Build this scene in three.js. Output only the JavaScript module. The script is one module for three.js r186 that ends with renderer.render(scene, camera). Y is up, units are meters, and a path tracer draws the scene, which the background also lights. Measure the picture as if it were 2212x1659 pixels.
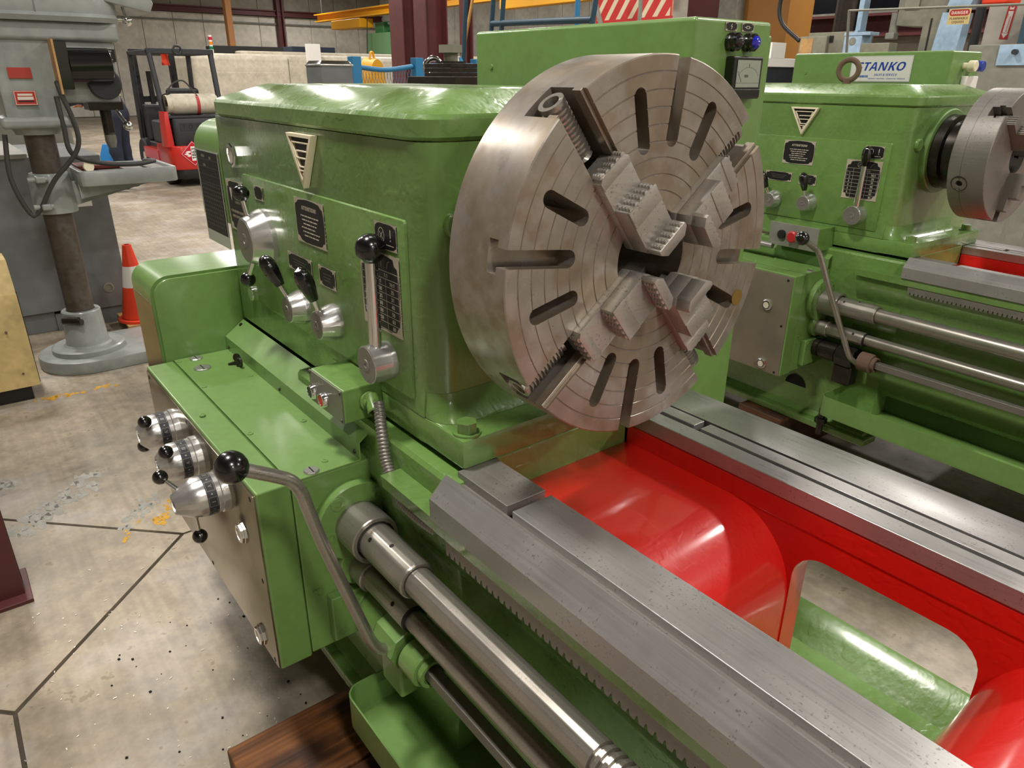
import * as THREE from 'three';
import { RoundedBoxGeometry } from 'three/addons/geometries/RoundedBoxGeometry.js';
import { mergeGeometries, toCreasedNormals } from 'three/addons/utils/BufferGeometryUtils.js';
import { RectAreaLightUniformsLib } from 'three/addons/lights/RectAreaLightUniformsLib.js';
import { MarchingCubes } from 'three/addons/objects/MarchingCubes.js';
import { Brush, Evaluator, SUBTRACTION } from 'three-bvh-csg';

// ---------------------------------------------------------------- camera, light, exposure
const scene = new THREE.Scene();
const H0 = 1.17;                                  // height of the spindle axis above the floor
const camera = new THREE.PerspectiveCamera(56.04, 2212 / 1659, 0.05, 120);
{
  const yaw = -0.90558, pitch = -0.40206, roll = 0.00575, c = Math.cos, s = Math.sin;
  const fwd = new THREE.Vector3(c(pitch) * s(yaw), s(pitch), -c(pitch) * c(yaw));
  const right = new THREE.Vector3(c(yaw), 0, s(yaw));
  const up = new THREE.Vector3().crossVectors(right, fwd);
  camera.position.set(0.63815, 0.22206 + H0, 0.73823);
  camera.up.copy(up.multiplyScalar(c(roll)).addScaledVector(right, -s(roll)));
  camera.lookAt(camera.position.clone().add(fwd));
}
scene.background = new THREE.Color(0x000000);
const renderer = new THREE.WebGLRenderer({ antialias: true });
renderer.toneMapping = THREE.LinearToneMapping;
renderer.toneMappingExposure = 1.6;
renderer.shadowMap.enabled = true;
RectAreaLightUniformsLib.init();
const LAMP_H = 4.62, LAMP_SIZE = 0.56, LAMP_POWER = 105, LAMP_COLOR = 0xfff9f2;   // high bay lamps of the hall, built in lamp()

// ---------------------------------------------------------------- helpers
let seed = 7;
const rnd = () => { seed = (seed * 1664525 + 1013904223) >>> 0; return seed / 4294967296; };
const rr = (a, b) => a + (b - a) * rnd();
const R = d => d * Math.PI / 180;
const V = (x, y, z) => new THREE.Vector3(x, y, z);
const nz = g => {
  if (g.index) g = g.toNonIndexed();
  for (const k of Object.keys(g.attributes)) if (!['position', 'normal', 'uv'].includes(k)) g.deleteAttribute(k);
  if (!g.attributes.normal) g.computeVertexNormals();
  if (!g.attributes.uv) g.setAttribute('uv', new THREE.BufferAttribute(new Float32Array(g.attributes.position.count * 2), 2));
  g.groups.length = 0;
  return g;
};
const merge = l => l.length === 1 ? l[0] : mergeGeometries(l.map(nz));
const box = (x0, x1, y0, y1, z0, z1, r = 0.002) => {
  const w = Math.abs(x1 - x0), h = Math.abs(y1 - y0), d = Math.abs(z1 - z0), m = Math.min(w, h, d);
  r = Math.min(r, m * 0.45);
  const g = r > 0.0004 ? new RoundedBoxGeometry(w, h, d, r > 0.01 ? 4 : 2, r) : new THREE.BoxGeometry(w, h, d);
  return nz(g.translate((x0 + x1) / 2, (y0 + y1) / 2, (z0 + z1) / 2));
};
const UPY = V(0, 1, 0);
const arr = p => Array.isArray(p) ? V(...p) : p;
function rod(a, b, r0, r1 = r0, seg = 20) {
  a = arr(a); b = arr(b);
  const d = b.clone().sub(a), L = d.length();
  const g = new THREE.CylinderGeometry(r1, r0, L, seg).translate(0, L / 2, 0);
  g.applyQuaternion(new THREE.Quaternion().setFromUnitVectors(UPY, d.normalize()));
  return nz(g.translate(a.x, a.y, a.z));
}
// revolve [along, radius] pairs about an axis
function rev(o, dir, prof, seg = 36, crease = 0.5) {
  o = arr(o); dir = arr(dir).normalize();
  const g = new THREE.LatheGeometry(prof.map(([s, r]) => new THREE.Vector2(Math.max(r, 1e-5), s)), seg);
  g.applyQuaternion(new THREE.Quaternion().setFromUnitVectors(UPY, dir)).translate(o.x, o.y, o.z);
  return nz(toCreasedNormals(g.toNonIndexed(), crease));
}
const ball = (c, r, w = 24) => { c = arr(c); return nz(new THREE.SphereGeometry(r, w, Math.round(w * 0.7)).translate(c.x, c.y, c.z)); };
function tube(pts, r, seg = 48, rs = 10, tension = 0.5) {
  const c = new THREE.CatmullRomCurve3(pts.map(arr), false, 'catmullrom', tension);
  return nz(new THREE.TubeGeometry(c, seg, r, rs, false));
}
function extr(pts, depth, bevel, holes) {
  const sh = new THREE.Shape(pts.map(p => new THREE.Vector2(p[0], p[1])));
  for (const h of holes || []) sh.holes.push(new THREE.Path(h.map(p => new THREE.Vector2(p[0], p[1]))));
  const o = bevel ? { depth: depth - 2 * bevel, bevelEnabled: true, bevelSize: bevel, bevelThickness: bevel, bevelOffset: -bevel, bevelSegments: 2, curveSegments: 8 } : { depth, bevelEnabled: false, curveSegments: 8 };
  const g = new THREE.ExtrudeGeometry(sh, o);
  if (bevel) g.translate(0, 0, bevel);
  return nz(toCreasedNormals(g.index ? g.toNonIndexed() : g, 0.6));
}
const basis = (g, x, y, z) => g.applyMatrix4(new THREE.Matrix4().makeBasis(x, y, z));
// polygon in (y,z) pulled along x ; in (x,z) pulled along y ; in (x,y) pulled along z
const exX = (p, x0, x1, b = 0, h) => basis(extr(p.map(([y, z]) => [-z, y]), x1 - x0, b, h && h.map(q => q.map(([y, z]) => [-z, y]))), V(0, 0, -1), V(0, 1, 0), V(1, 0, 0)).translate(x0, 0, 0);
const exY = (p, y0, y1, b = 0, h) => basis(extr(p.map(([x, z]) => [x, -z]), y1 - y0, b, h && h.map(q => q.map(([x, z]) => [x, -z]))), V(1, 0, 0), V(0, 0, -1), V(0, 1, 0)).translate(0, y0, 0);
const exZ = (p, z0, z1, b = 0, h) => extr(p, z1 - z0, b, h).translate(0, 0, z0);
// rounded rectangle, radius per corner: [x0y0, x1y0, x1y1, x0y1]
function rrect(x0, x1, y0, y1, r, n = 6) {
  const rs = Array.isArray(r) ? r : [r, r, r, r], out = [];
  const cs = [[x0 + rs[0], y0 + rs[0], 180], [x1 - rs[1], y0 + rs[1], 270], [x1 - rs[2], y1 - rs[2], 0], [x0 + rs[3], y1 - rs[3], 90]];
  cs.forEach(([cx, cy, a0], i) => { for (let k = 0; k <= n; k++) { const a = R(a0 + 90 * k / n); out.push([cx + rs[i] * Math.cos(a), cy + rs[i] * Math.sin(a)]); } });
  return out;
}
const circle = (cx, cy, r, n = 28) => Array.from({ length: n }, (_, i) => [cx + r * Math.cos(i / n * 2 * Math.PI), cy + r * Math.sin(i / n * 2 * Math.PI)]);
// closed rings of [x,y,z] with equal counts, capped at both ends
function loft(rings, crease = 0.6, caps = true) {
  const p = [], n = rings[0].length, tri = (a, b, c) => p.push(...a, ...b, ...c);
  for (let i = 0; i + 1 < rings.length; i++) for (let k = 0; k < n; k++) {
    const a = rings[i][k], b = rings[i][(k + 1) % n], c = rings[i + 1][(k + 1) % n], d = rings[i + 1][k];
    tri(a, b, c); tri(a, c, d);
  }
  if (caps) for (const [r, f] of [[rings[0], 1], [rings[rings.length - 1], 0]]) {
    const m = [0, 0, 0]; r.forEach(q => q.forEach((v, i) => m[i] += v / n));
    for (let k = 0; k < n; k++) f ? tri(m, r[(k + 1) % n], r[k]) : tri(m, r[k], r[(k + 1) % n]);
  }
  const g = new THREE.BufferGeometry();
  g.setAttribute('position', new THREE.BufferAttribute(new Float32Array(p), 3));
  g.computeVertexNormals();
  return nz(toCreasedNormals(g, crease));
}
function boxUV(g) {
  const P = g.attributes.position, N = g.attributes.normal, U = g.attributes.uv;
  for (let i = 0; i < P.count; i += 3) {
    let nx = 0, ny = 0, nZ = 0;
    for (let k = 0; k < 3; k++) { nx += N.getX(i + k); ny += N.getY(i + k); nZ += N.getZ(i + k); }
    nx = Math.abs(nx); ny = Math.abs(ny); nZ = Math.abs(nZ);
    for (let k = 0; k < 3; k++) {
      const x = P.getX(i + k), y = P.getY(i + k), z = P.getZ(i + k);
      if (ny >= nx && ny >= nZ) U.setXY(i + k, x, z); else if (nZ >= nx) U.setXY(i + k, x, y); else U.setXY(i + k, z, y);
    }
  }
  return g;
}
let OFF = V(0, 0, 0);                              // added to every geometry made by part()
function mesh(name, geo, mat) {
  const g = nz(Array.isArray(geo) ? merge(geo) : geo);
  if (!g.userData.uvDone) boxUV(g);
  g.translate(OFF.x, OFF.y, OFF.z);
  const m = new THREE.Mesh(g, mat); m.name = name; m.castShadow = m.receiveShadow = true;
  return m;
}
const part = (parent, name, geo, mat, label) => { const m = mesh(name, geo, mat); parent.add(m); if (label) m.userData.label = label; return m; };
const used = {};
const numbered = n => { const k = used[n] = (used[n] || 0) + 1; return k === 1 ? n : n + '_' + String(k - 1).padStart(3, '0'); };
function thing(name, label, category, pos = [0, 0, 0], turn = 0, group) {
  const o = new THREE.Group(); o.name = numbered(name); scene.add(o);
  o.position.set(...pos); o.rotation.y = turn; o.userData = { label, category };
  if (group) o.userData.group = group;
  return o;
}
function single(name, label, category, geo, mat, pos = [0, 0, 0], turn = 0, group) {
  const m = mesh(numbered(name), geo, mat); scene.add(m); m.position.set(...pos); m.rotation.y = turn;
  m.userData = { label, category }; if (group) m.userData.group = group;
  return m;
}
function struct(name, geo, mat, label) { const m = mesh(name, geo, mat); scene.add(m); m.userData = { kind: 'structure', label, category: name.split('_')[0] }; return m; }

// ---------------------------------------------------------------- textures
function lattice(n, s) { const a = new Float32Array(n * n); let q = s >>> 0 || 1; for (let i = 0; i < n * n; i++) { q = (q * 1664525 + 1013904223) >>> 0; a[i] = q / 4294967296; } return a; }
function noiseField(S, fx, fy, oct, s, gain = 0.5) {       // tiling value noise, 0..1
  const out = new Float32Array(S * S); let amp = 1, tot = 0;
  for (let o = 0; o < oct; o++) {
    const nx = Math.min(fx << o, S), ny = Math.min(fy << o, S), L = lattice(Math.max(nx, ny), s + o * 977), N = Math.max(nx, ny);
    for (let y = 0; y < S; y++) {
      const v = y / S * ny, y0 = Math.floor(v), ty = v - y0, sy = ty * ty * (3 - 2 * ty), ya = y0 % ny, yb = (y0 + 1) % ny;
      for (let x = 0; x < S; x++) {
        const u = x / S * nx, x0 = Math.floor(u), tx = u - x0, sx = tx * tx * (3 - 2 * tx), xa = x0 % nx, xb = (x0 + 1) % nx;
        const a = L[ya * N + xa], b = L[ya * N + xb], c = L[yb * N + xa], d = L[yb * N + xb];
        out[y * S + x] += amp * (a + (b - a) * sx + (c - a) * sy + (a - b - c + d) * sx * sy);
      }
    }
    tot += amp; amp *= gain;
  }
  for (let i = 0; i < out.length; i++) out[i] /= tot;
  return out;
}
function dataTex(S, fn, period, srgb) {                    // fn(i) -> [r,g,b] 0..1
  const d = new Uint8Array(S * S * 4);
  for (let i = 0; i < S * S; i++) { const c = fn(i); for (let k = 0; k < 3; k++) d[i * 4 + k] = Math.max(0, Math.min(255, c[k] * 255)); d[i * 4 + 3] = 255; }
  const t = new THREE.DataTexture(d, S, S); t.wrapS = t.wrapT = THREE.RepeatWrapping;
  t.magFilter = THREE.LinearFilter; t.minFilter = THREE.LinearMipmapLinearFilter; t.generateMipmaps = true;
  if (srgb) t.colorSpace = THREE.SRGBColorSpace;
  t.repeat.set(1 / period, 1 / period); t.needsUpdate = true;
  return t;
}
const again = (t, period, py = period) => { const c = t.clone(); c.repeat.set(1 / period, 1 / py); c.needsUpdate = true; return c; };
const clamp = (x, a = 0, b = 1) => Math.max(a, Math.min(b, x)), sm = (a, b, x) => { const t = clamp((x - a) / (b - a)); return t * t * (3 - 2 * t); };
const T = {};
{
  const S = 512, a = noiseField(S, 5, 5, 4, 11, 0.55), b = noiseField(S, 40, 40, 3, 23, 0.6), c = noiseField(S, 10, 10, 3, 31);
  T.paintBump = dataTex(S, i => { const lump = sm(0.52, 0.6, c[i]) * 0.5; const v = 0.45 * a[i] + 0.28 * b[i] + 0.32 * lump; return [v, v, v]; }, 0.42);
  T.paintCol = dataTex(S, i => { const v = 0.93 + 0.10 * (a[i] - 0.5) + 0.07 * (b[i] - 0.5); return [v, v, v * 0.985]; }, 0.55, true);
  T.paintRough = dataTex(S, i => { const v = 0.55 + 0.8 * (a[i] - 0.5) + 0.3 * (b[i] - 0.5); return [v, v, v]; }, 0.5);
  const st = noiseField(S, 3, 180, 2, 41, 0.7), bl = noiseField(S, 4, 4, 4, 47), sp = noiseField(S, 120, 120, 2, 53), sc = noiseField(S, 2, 420, 1, 59);
  T.steel = dataTex(S, i => { let v = 0.88 + 0.05 * (st[i] - 0.5) + 0.12 * (bl[i] - 0.5) + 0.03 * (sc[i] - 0.5) - 0.22 * sm(0.72, 0.86, sp[i]) * sm(0.42, 0.6, bl[i]); return [v, v * 0.99, v * 0.97]; }, 0.3, true);
  T.steelRough = dataTex(S, i => { const v = 0.62 + 0.30 * (bl[i] - 0.5) + 0.14 * (st[i] - 0.5); return [v, v, v]; }, 0.3);
  T.steelBump = dataTex(S, i => { const v = 0.6 * st[i] + 0.4 * sc[i]; return [v, v, v]; }, 0.2);
  const pt = noiseField(S, 7, 7, 5, 61, 0.6), fl = noiseField(S, 18, 18, 3, 67);
  T.patina = dataTex(S, i => { const k = sm(0.42, 0.68, pt[i]), f = 0.14 * (fl[i] - 0.5), v = 0.86 + f; return [v - 0.08 * k, v - 0.115 * k, v - 0.17 * k]; }, 0.36, true);
  T.patinaRough = dataTex(S, i => { const v = 0.5 + 0.5 * (pt[i] - 0.5); return [v, v, v]; }, 0.36);
  const S2 = 1024, c1 = noiseField(S2, 3, 3, 5, 71, 0.55), c2 = noiseField(S2, 60, 60, 4, 73, 0.7), c3 = noiseField(S2, 12, 12, 4, 79), c4 = noiseField(S2, 7, 160, 3, 83);
  T.concrete = dataTex(S2, i => {
    const k = 0.60 + 0.30 * (c1[i] - 0.5) + 0.20 * (c2[i] - 0.5) + 0.16 * (c3[i] - 0.5) + 0.08 * (c4[i] - 0.5), d = sm(0.72, 0.8, c2[i]) * 0.12, g = sm(0.5, 0.66, c3[i]) * 0.05;
    return [k - d, k * 0.925 - d + g * 0.2, k * 0.80 - d + g * 0.8];
  }, 2.3, true);
  T.concreteRough = dataTex(S2, i => { const v = 0.62 + 0.4 * (c1[i] - 0.5) + 0.2 * (c2[i] - 0.5); return [v, v, v]; }, 2.3);
  T.concreteBump = dataTex(S2, i => { const v = 0.6 * c2[i] + 0.4 * c3[i]; return [v, v, v]; }, 1.2);
  const w1 = noiseField(S, 2, 70, 4, 91, 0.6), w2 = noiseField(S, 4, 6, 4, 97);
  T.wood = dataTex(S, i => { const k = 0.55 + 0.5 * (w1[i] - 0.5), d = sm(0.45, 0.7, w2[i]); return [k * (1 - 0.5 * d), k * 0.76 * (1 - 0.54 * d), k * 0.50 * (1 - 0.56 * d)]; }, 0.6, true);
  T.woodBump = dataTex(S, i => [w1[i], w1[i], w1[i]], 0.6);
  T.grime = dataTex(S, i => { const v = 0.9 + 0.22 * (bl[i] - 0.5) + 0.12 * (fl[i] - 0.5); return [v, v * 0.99, v * 0.97]; }, 1.1, true);
}
function canvasTex(w, h, draw) {
  const c = document.createElement('canvas'); c.width = w; c.height = h;
  const g = c.getContext('2d'); draw(g, w, h);
  const t = new THREE.CanvasTexture(c); t.colorSpace = THREE.SRGBColorSpace; t.anisotropy = 8;
  return t;
}
// ---------------------------------------------------------------- materials
const std = o => new THREE.MeshStandardMaterial(o), phys = o => new THREE.MeshPhysicalMaterial(o);
const M = {
  green: phys({ color: 0x72984f, map: T.paintCol, roughness: 0.62, roughnessMap: T.paintRough, clearcoat: 0.75, clearcoatRoughness: 0.14, bumpMap: T.paintBump, bumpScale: 0.0019 }),
  greenFlat: phys({ color: 0x72984f, map: T.paintCol, roughness: 0.5, clearcoat: 0.6, clearcoatRoughness: 0.16, bumpMap: again(T.paintBump, 0.5), bumpScale: 0.0004 }),
  red: phys({ color: 0xd2180d, roughness: 0.45, clearcoat: 0.9, clearcoatRoughness: 0.12, bumpMap: again(T.paintBump, 0.3), bumpScale: 0.0012 }),
  steel: std({ color: 0xc3c3c4, map: T.steel, metalness: 0.65, roughness: 0.5, roughnessMap: T.steelRough, bumpMap: T.steelBump, bumpScale: 0.00003 }),
  steelDark: std({ color: 0x9d9a96, map: T.steel, metalness: 0.6, roughness: 0.7, roughnessMap: T.steelRough }),
  shaft: std({ color: 0xb5b1aa, map: again(T.steel, 0.16), metalness: 0.75, roughness: 0.5, roughnessMap: T.steelRough }),
  blackSteel: std({ color: 0x4e4a46, map: T.patina, metalness: 0.75, roughness: 0.6, roughnessMap: T.patinaRough }),
  chuck: std({ color: 0xbdb5aa, map: T.patina, metalness: 0.6, roughness: 0.66, roughnessMap: T.patinaRough }),
  jaw: std({ color: 0xc4c1bc, map: T.steel, metalness: 0.6, roughness: 0.6, roughnessMap: T.steelRough }),
  alu: std({ color: 0xdedfe0, map: again(T.steel, 0.12), metalness: 0.8, roughness: 0.26 }),
  chrome: std({ color: 0xdfe0e0, metalness: 1, roughness: 0.12 }),
  plateSteel: std({ color: 0xa09a86, map: again(T.grime, 0.5), metalness: 0.9, roughness: 0.2 }),
  bakelite: phys({ color: 0x0b0b0c, roughness: 0.22, clearcoat: 0.6, clearcoatRoughness: 0.1 }),
  black: std({ color: 0x161616, roughness: 0.5 }),
  void: std({ color: 0x0c0c0b, roughness: 0.9 }),
  cream: std({ color: 0xe6ddbf, roughness: 0.45 }),
  concrete: std({ color: 0xffffff, map: T.concrete, roughness: 0.85, roughnessMap: T.concreteRough, bumpMap: T.concreteBump, bumpScale: 0.0012 }),
  joint: std({ color: 0x4d443a, roughness: 0.95 }),
  timber: std({ color: 0xc9a578, map: T.wood, roughness: 0.75, bumpMap: T.woodBump, bumpScale: 0.001 }),
  timberOld: std({ color: 0x8f7656, map: T.wood, roughness: 0.85, bumpMap: T.woodBump, bumpScale: 0.001 }),
  pine: std({ color: 0xc9a06a, map: again(T.grime, 0.4), roughness: 0.75 }),
  maroon: std({ color: 0x5f2b2c, map: T.grime, roughness: 0.55 }),
  wallWhite: std({ color: 0xe9e6de, map: again(T.grime, 2.2), roughness: 0.8 }),
  wallGrey: std({ color: 0xa39e94, map: again(T.grime, 2.2), roughness: 0.85 }),
  ceiling: std({ color: 0x77726a, roughness: 0.9 }),
  pressGrey: phys({ color: 0x9fa7a7, map: again(T.grime, 0.6), roughness: 0.45, clearcoat: 0.4, clearcoatRoughness: 0.2 }),
  cabGrey: std({ color: 0x7b8084, map: again(T.grime, 0.9), roughness: 0.45 }),
  machGrey: std({ color: 0x8d8f86, map: again(T.grime, 0.8), roughness: 0.5 }),
  oliveGrey: std({ color: 0x8f8f7f, map: again(T.grime, 0.8), roughness: 0.5 }),
  paleBlue: std({ color: 0xa9c8e6, map: again(T.grime, 0.5), roughness: 0.5 }),
  tan: std({ color: 0xd3bd83, map: again(T.grime, 0.4), roughness: 0.55 }),
  rubber: std({ color: 0x1f1f20, roughness: 0.7 }),
  cable: std({ color: 0x3a3937, roughness: 0.6 }),
  gunmetal: std({ color: 0x37393c, roughness: 0.5, metalness: 0.3 }),
  forkRed: phys({ color: 0xc8241b, roughness: 0.4, clearcoat: 0.5, clearcoatRoughness: 0.2 }),
  white: std({ color: 0xe8e6e0, roughness: 0.55 }),
  whiteDirty: std({ color: 0xd9d3c2, map: again(T.grime, 0.7), roughness: 0.5 }),
  yellow: std({ color: 0xe0a012, roughness: 0.5 }),
  blue: std({ color: 0x1f6f9c, roughness: 0.5 }),
  navy: std({ color: 0x232a3c, roughness: 0.85 }),
  hivis: std({ color: 0xc6d83a, roughness: 0.7 }),
  orange: std({ color: 0xe8401c, roughness: 0.5 }),
  rust: std({ color: 0x6a5546, roughness: 0.9 }),
  glass: phys({ color: 0xeef2f2, roughness: 0.05, transmission: 1, thickness: 0 }),
  darkGlass: std({ color: 0x14171b, roughness: 0.12 }),
};
M.print = t => std({ map: t, roughness: 0.45, metalness: 0.1 });
// ---------------------------------------------------------------- lettering on plates
const bars = (g, x, y, w, rows, dy, h, col) => { g.fillStyle = col; for (let r = 0; r < rows; r++) { let p = x + w * 0.06 * ((r * 7) % 3); const e = x + w - w * 0.07 * ((r * 5) % 4); let k = 0; while (p < e) { const l = w * (0.06 + 0.05 * ((r * 3 + k * 5) % 4)); g.fillRect(p, y + r * dy, Math.min(l, e - p), h); p += l + w * 0.025; k++; } } };
function plateBase(g, w, h, chip = 0.038) {            // black etched plate, paint-free chipped rim
  g.fillStyle = '#b9b09c'; g.fillRect(0, 0, w, h);
  g.fillStyle = '#1d1c1d'; g.beginPath();
  const m = Math.min(w, h), n = 28; let q = w * 13 + h;
  for (let i = 0; i < n; i++) {
    q = (q * 1103515245 + 12345) % 2147483648; const j = q / 2147483648, t = i / n * 4, s = Math.floor(t), f = t - s, c = Math.min(f, 1 - f), e = m * (chip * (0.35 + 0.5 * j) + 0.10 * Math.max(0, 0.2 - c) * 5 * (chip / 0.038));
    const X = s === 0 ? f * w : s === 1 ? w - e : s === 2 ? w - f * w : e, Y = s === 0 ? e : s === 1 ? f * h : s === 2 ? h - e : h - f * h;
    const px = Math.min(w - e, Math.max(e, X)), py = Math.min(h - e, Math.max(e, Y));
    i ? g.lineTo(px, py) : g.moveTo(px, py);
  }
  g.closePath(); g.fill();
}
const INK = '#cfc7b4';
const TX = {
  attention: canvasTex(256, 170, (g, w, h) => { plateBase(g, w, h); g.fillStyle = INK; g.font = 'bold 22px sans-serif'; g.textAlign = 'center'; g.fillText('ATTENTION!', w / 2, 42); bars(g, 50, 62, 156, 6, 15, 5, INK); }),
  table: canvasTex(288, 288, (g, w, h) => {
    plateBase(g, w, h, 0.035); g.strokeStyle = INK; g.fillStyle = INK; g.lineWidth = 2; g.textAlign = 'center';
    g.beginPath(); g.arc(112, 34, 18, 0, 7); g.stroke(); g.beginPath(); g.moveTo(100, 46); g.lineTo(124, 22); g.moveTo(160, 50); g.lineTo(160, 30); g.moveTo(200, 50); g.quadraticCurveTo(204, 26, 222, 22); g.stroke();
    g.font = 'bold 20px sans-serif';
    const rows = [['', '1:1', ''], ['1', '4:1', '16:1'], ['2', '100', '25'], ['3', '125', '31'], ['4', '160', '40'], ['5', '200', '50'], ['6', '250', '63'], ['', '', '80']];
    rows.forEach((r, i) => { const y = 62 + i * 27; g.strokeRect(12, y, 264, 27); g.fillText(r[0], 40, y + 21); g.fillText(r[1], i ? 140 : 190, y + 21); g.fillText(r[2], 232, y + 21); });
    g.beginPath(); g.moveTo(68, 62); g.lineTo(68, 278); g.moveTo(186, 89); g.lineTo(186, 278); g.stroke();
  }),
  warn: canvasTex(192, 128, (g, w, h) => { plateBase(g, w, h); g.strokeStyle = g.fillStyle = INK; g.lineWidth = 4; g.beginPath(); g.ellipse(58, 62, 26, 36, 0, 0, 7); g.moveTo(44, 44); g.lineTo(72, 80); g.moveTo(72, 44); g.lineTo(44, 80); g.stroke(); g.fillRect(136, 26, 7, 40); g.fillRect(136, 74, 7, 8); bars(g, 100, 100, 66, 1, 10, 5, INK); }),
  speed: canvasTex(256, 256, (g, w, h) => { plateBase(g, w, h, 0.04); g.fillStyle = INK; g.beginPath(); g.moveTo(40, 40); g.lineTo(80, 40); g.lineTo(60, 110); g.fill(); bars(g, 110, 36, 100, 4, 22, 12, '#77705f'); bars(g, 30, 150, 190, 2, 26, 14, '#8f8877'); }),
  small: canvasTex(128, 96, (g, w, h) => { plateBase(g, w, h, 0.08); }),
  small2: canvasTex(192, 112, (g, w, h) => { plateBase(g, w, h, 0.06); bars(g, 40, 36, 110, 3, 18, 6, '#5d584f'); }),
  small3: canvasTex(160, 112, (g, w, h) => { plateBase(g, w, h, 0.07); bars(g, 40, 36, 80, 3, 18, 6, '#5d584f'); }),
  guard: canvasTex(256, 420, (g, w, h) => { g.fillStyle = '#b2b5ad'; g.fillRect(0, 0, w, h); g.fillStyle = '#1b1b1d'; g.fillRect(8, 6, w - 16, h - 60); g.strokeStyle = '#55554f'; g.lineWidth = 2; for (let i = 1; i < 7; i++) { g.beginPath(); g.moveTo(8, 6 + i * 34); g.lineTo(w - 8, 6 + i * 34); g.stroke(); } for (let i = 0; i < 10; i++) for (let j = 0; j < 9; j++) { g.fillStyle = '#4d4b46'; g.fillRect(22 + j * 24, 150 + i * 20, 12, 8); } g.fillStyle = '#77736a'; g.fillRect(60, 20, 40, 12); g.fillRect(150, 24, 22, 12); g.fillRect(70, 60, 30, 12); }),
  flash: canvasTex(96, 72, (g, w, h) => { plateBase(g, w, h, 0.08); g.strokeStyle = '#d8d2c2'; g.lineWidth = 4; g.beginPath(); g.moveTo(52, 14); g.lineTo(44, 36); g.lineTo(54, 36); g.lineTo(47, 58); g.stroke(); }),
  coil: canvasTex(96, 72, (g, w, h) => { plateBase(g, w, h, 0.08); g.strokeStyle = '#d8d2c2'; g.lineWidth = 4; g.strokeRect(38, 26, 20, 20); g.beginPath(); g.moveTo(22, 36); g.lineTo(38, 36); g.moveTo(58, 36); g.lineTo(74, 36); g.stroke(); }),
  meter: canvasTex(200, 180, (g, w, h) => { g.fillStyle = '#ddd9c8'; g.fillRect(0, 0, w, h); g.strokeStyle = '#5a564c'; g.lineWidth = 2; g.beginPath(); g.arc(100, 140, 92, Math.PI * 1.14, Math.PI * 1.86); g.stroke(); for (let i = 0; i <= 10; i++) { const a = Math.PI * (1.14 + 0.072 * i); g.beginPath(); g.moveTo(100 + 92 * Math.cos(a), 140 + 92 * Math.sin(a)); g.lineTo(100 + 100 * Math.cos(a), 140 + 100 * Math.sin(a)); g.stroke(); } g.fillStyle = '#444'; g.fillRect(97, 24, 6, 26); g.strokeStyle = '#333'; g.lineWidth = 4; g.beginPath(); g.moveTo(44, 146); g.lineTo(8, 74); g.stroke(); g.fillStyle = '#7b766a'; g.fillRect(66, 96, 34, 18); g.fillRect(0, 150, w, 3); }),
  stanko: canvasTex(768, 300, (g, w, h) => {
    g.fillStyle = '#d9d8d4'; g.fillRect(0, 0, w, h); g.strokeStyle = '#9a99a8'; g.lineWidth = 3; g.strokeRect(8, 8, w - 16, h - 16);
    g.fillStyle = '#1f3d9e'; g.textAlign = 'center'; g.font = 'italic bold 150px sans-serif'; g.save(); g.translate(w / 2 - 8, 172); g.scale(1.06, 0.92); g.fillText('STANKO', 0, 0); g.restore();
    g.font = 'italic bold 36px sans-serif'; g.fillText('SALES & SERVICE', 460, 232);
    g.font = 'bold 20px sans-serif'; g.fillText('TORONTO • MONTREAL • EDMONTON • WINDSOR', 478, 272);
    g.strokeStyle = '#1f3d9e'; g.lineWidth = 5; g.beginPath(); g.arc(70, 240, 24, 0, 7); g.moveTo(58, 244); g.lineTo(70, 252); g.lineTo(84, 228); g.stroke(); bars(g, 112, 226, 130, 1, 10, 26, '#4a63ad');
  }),
  placard: canvasTex(320, 320, (g, w, h) => {
    g.fillStyle = '#c5142a'; g.fillRect(0, 0, w, h); g.strokeStyle = '#f3d9dc'; g.lineWidth = 6; g.strokeRect(12, 12, w - 24, h - 24);
    g.save(); g.translate(w / 2, h / 2); g.rotate(-Math.PI / 4); g.fillStyle = '#f2f1ee'; g.fillRect(-128, -38, 256, 88);
    g.fillStyle = '#111'; g.font = 'bold 92px sans-serif'; g.textAlign = 'center'; g.fillText('1863', 0, 38);
    g.fillStyle = '#f2f1ee'; g.font = 'bold 54px sans-serif'; g.fillText('3', 0, 168);
    g.beginPath(); g.moveTo(-46, -48); g.quadraticCurveTo(-70, -90, -40, -120); g.quadraticCurveTo(-36, -104, -26, -100); g.quadraticCurveTo(-30, -140, 0, -170); g.quadraticCurveTo(0, -134, 20, -122); g.quadraticCurveTo(26, -130, 22, -146); g.quadraticCurveTo(60, -106, 46, -48); g.closePath(); g.fill();
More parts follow.
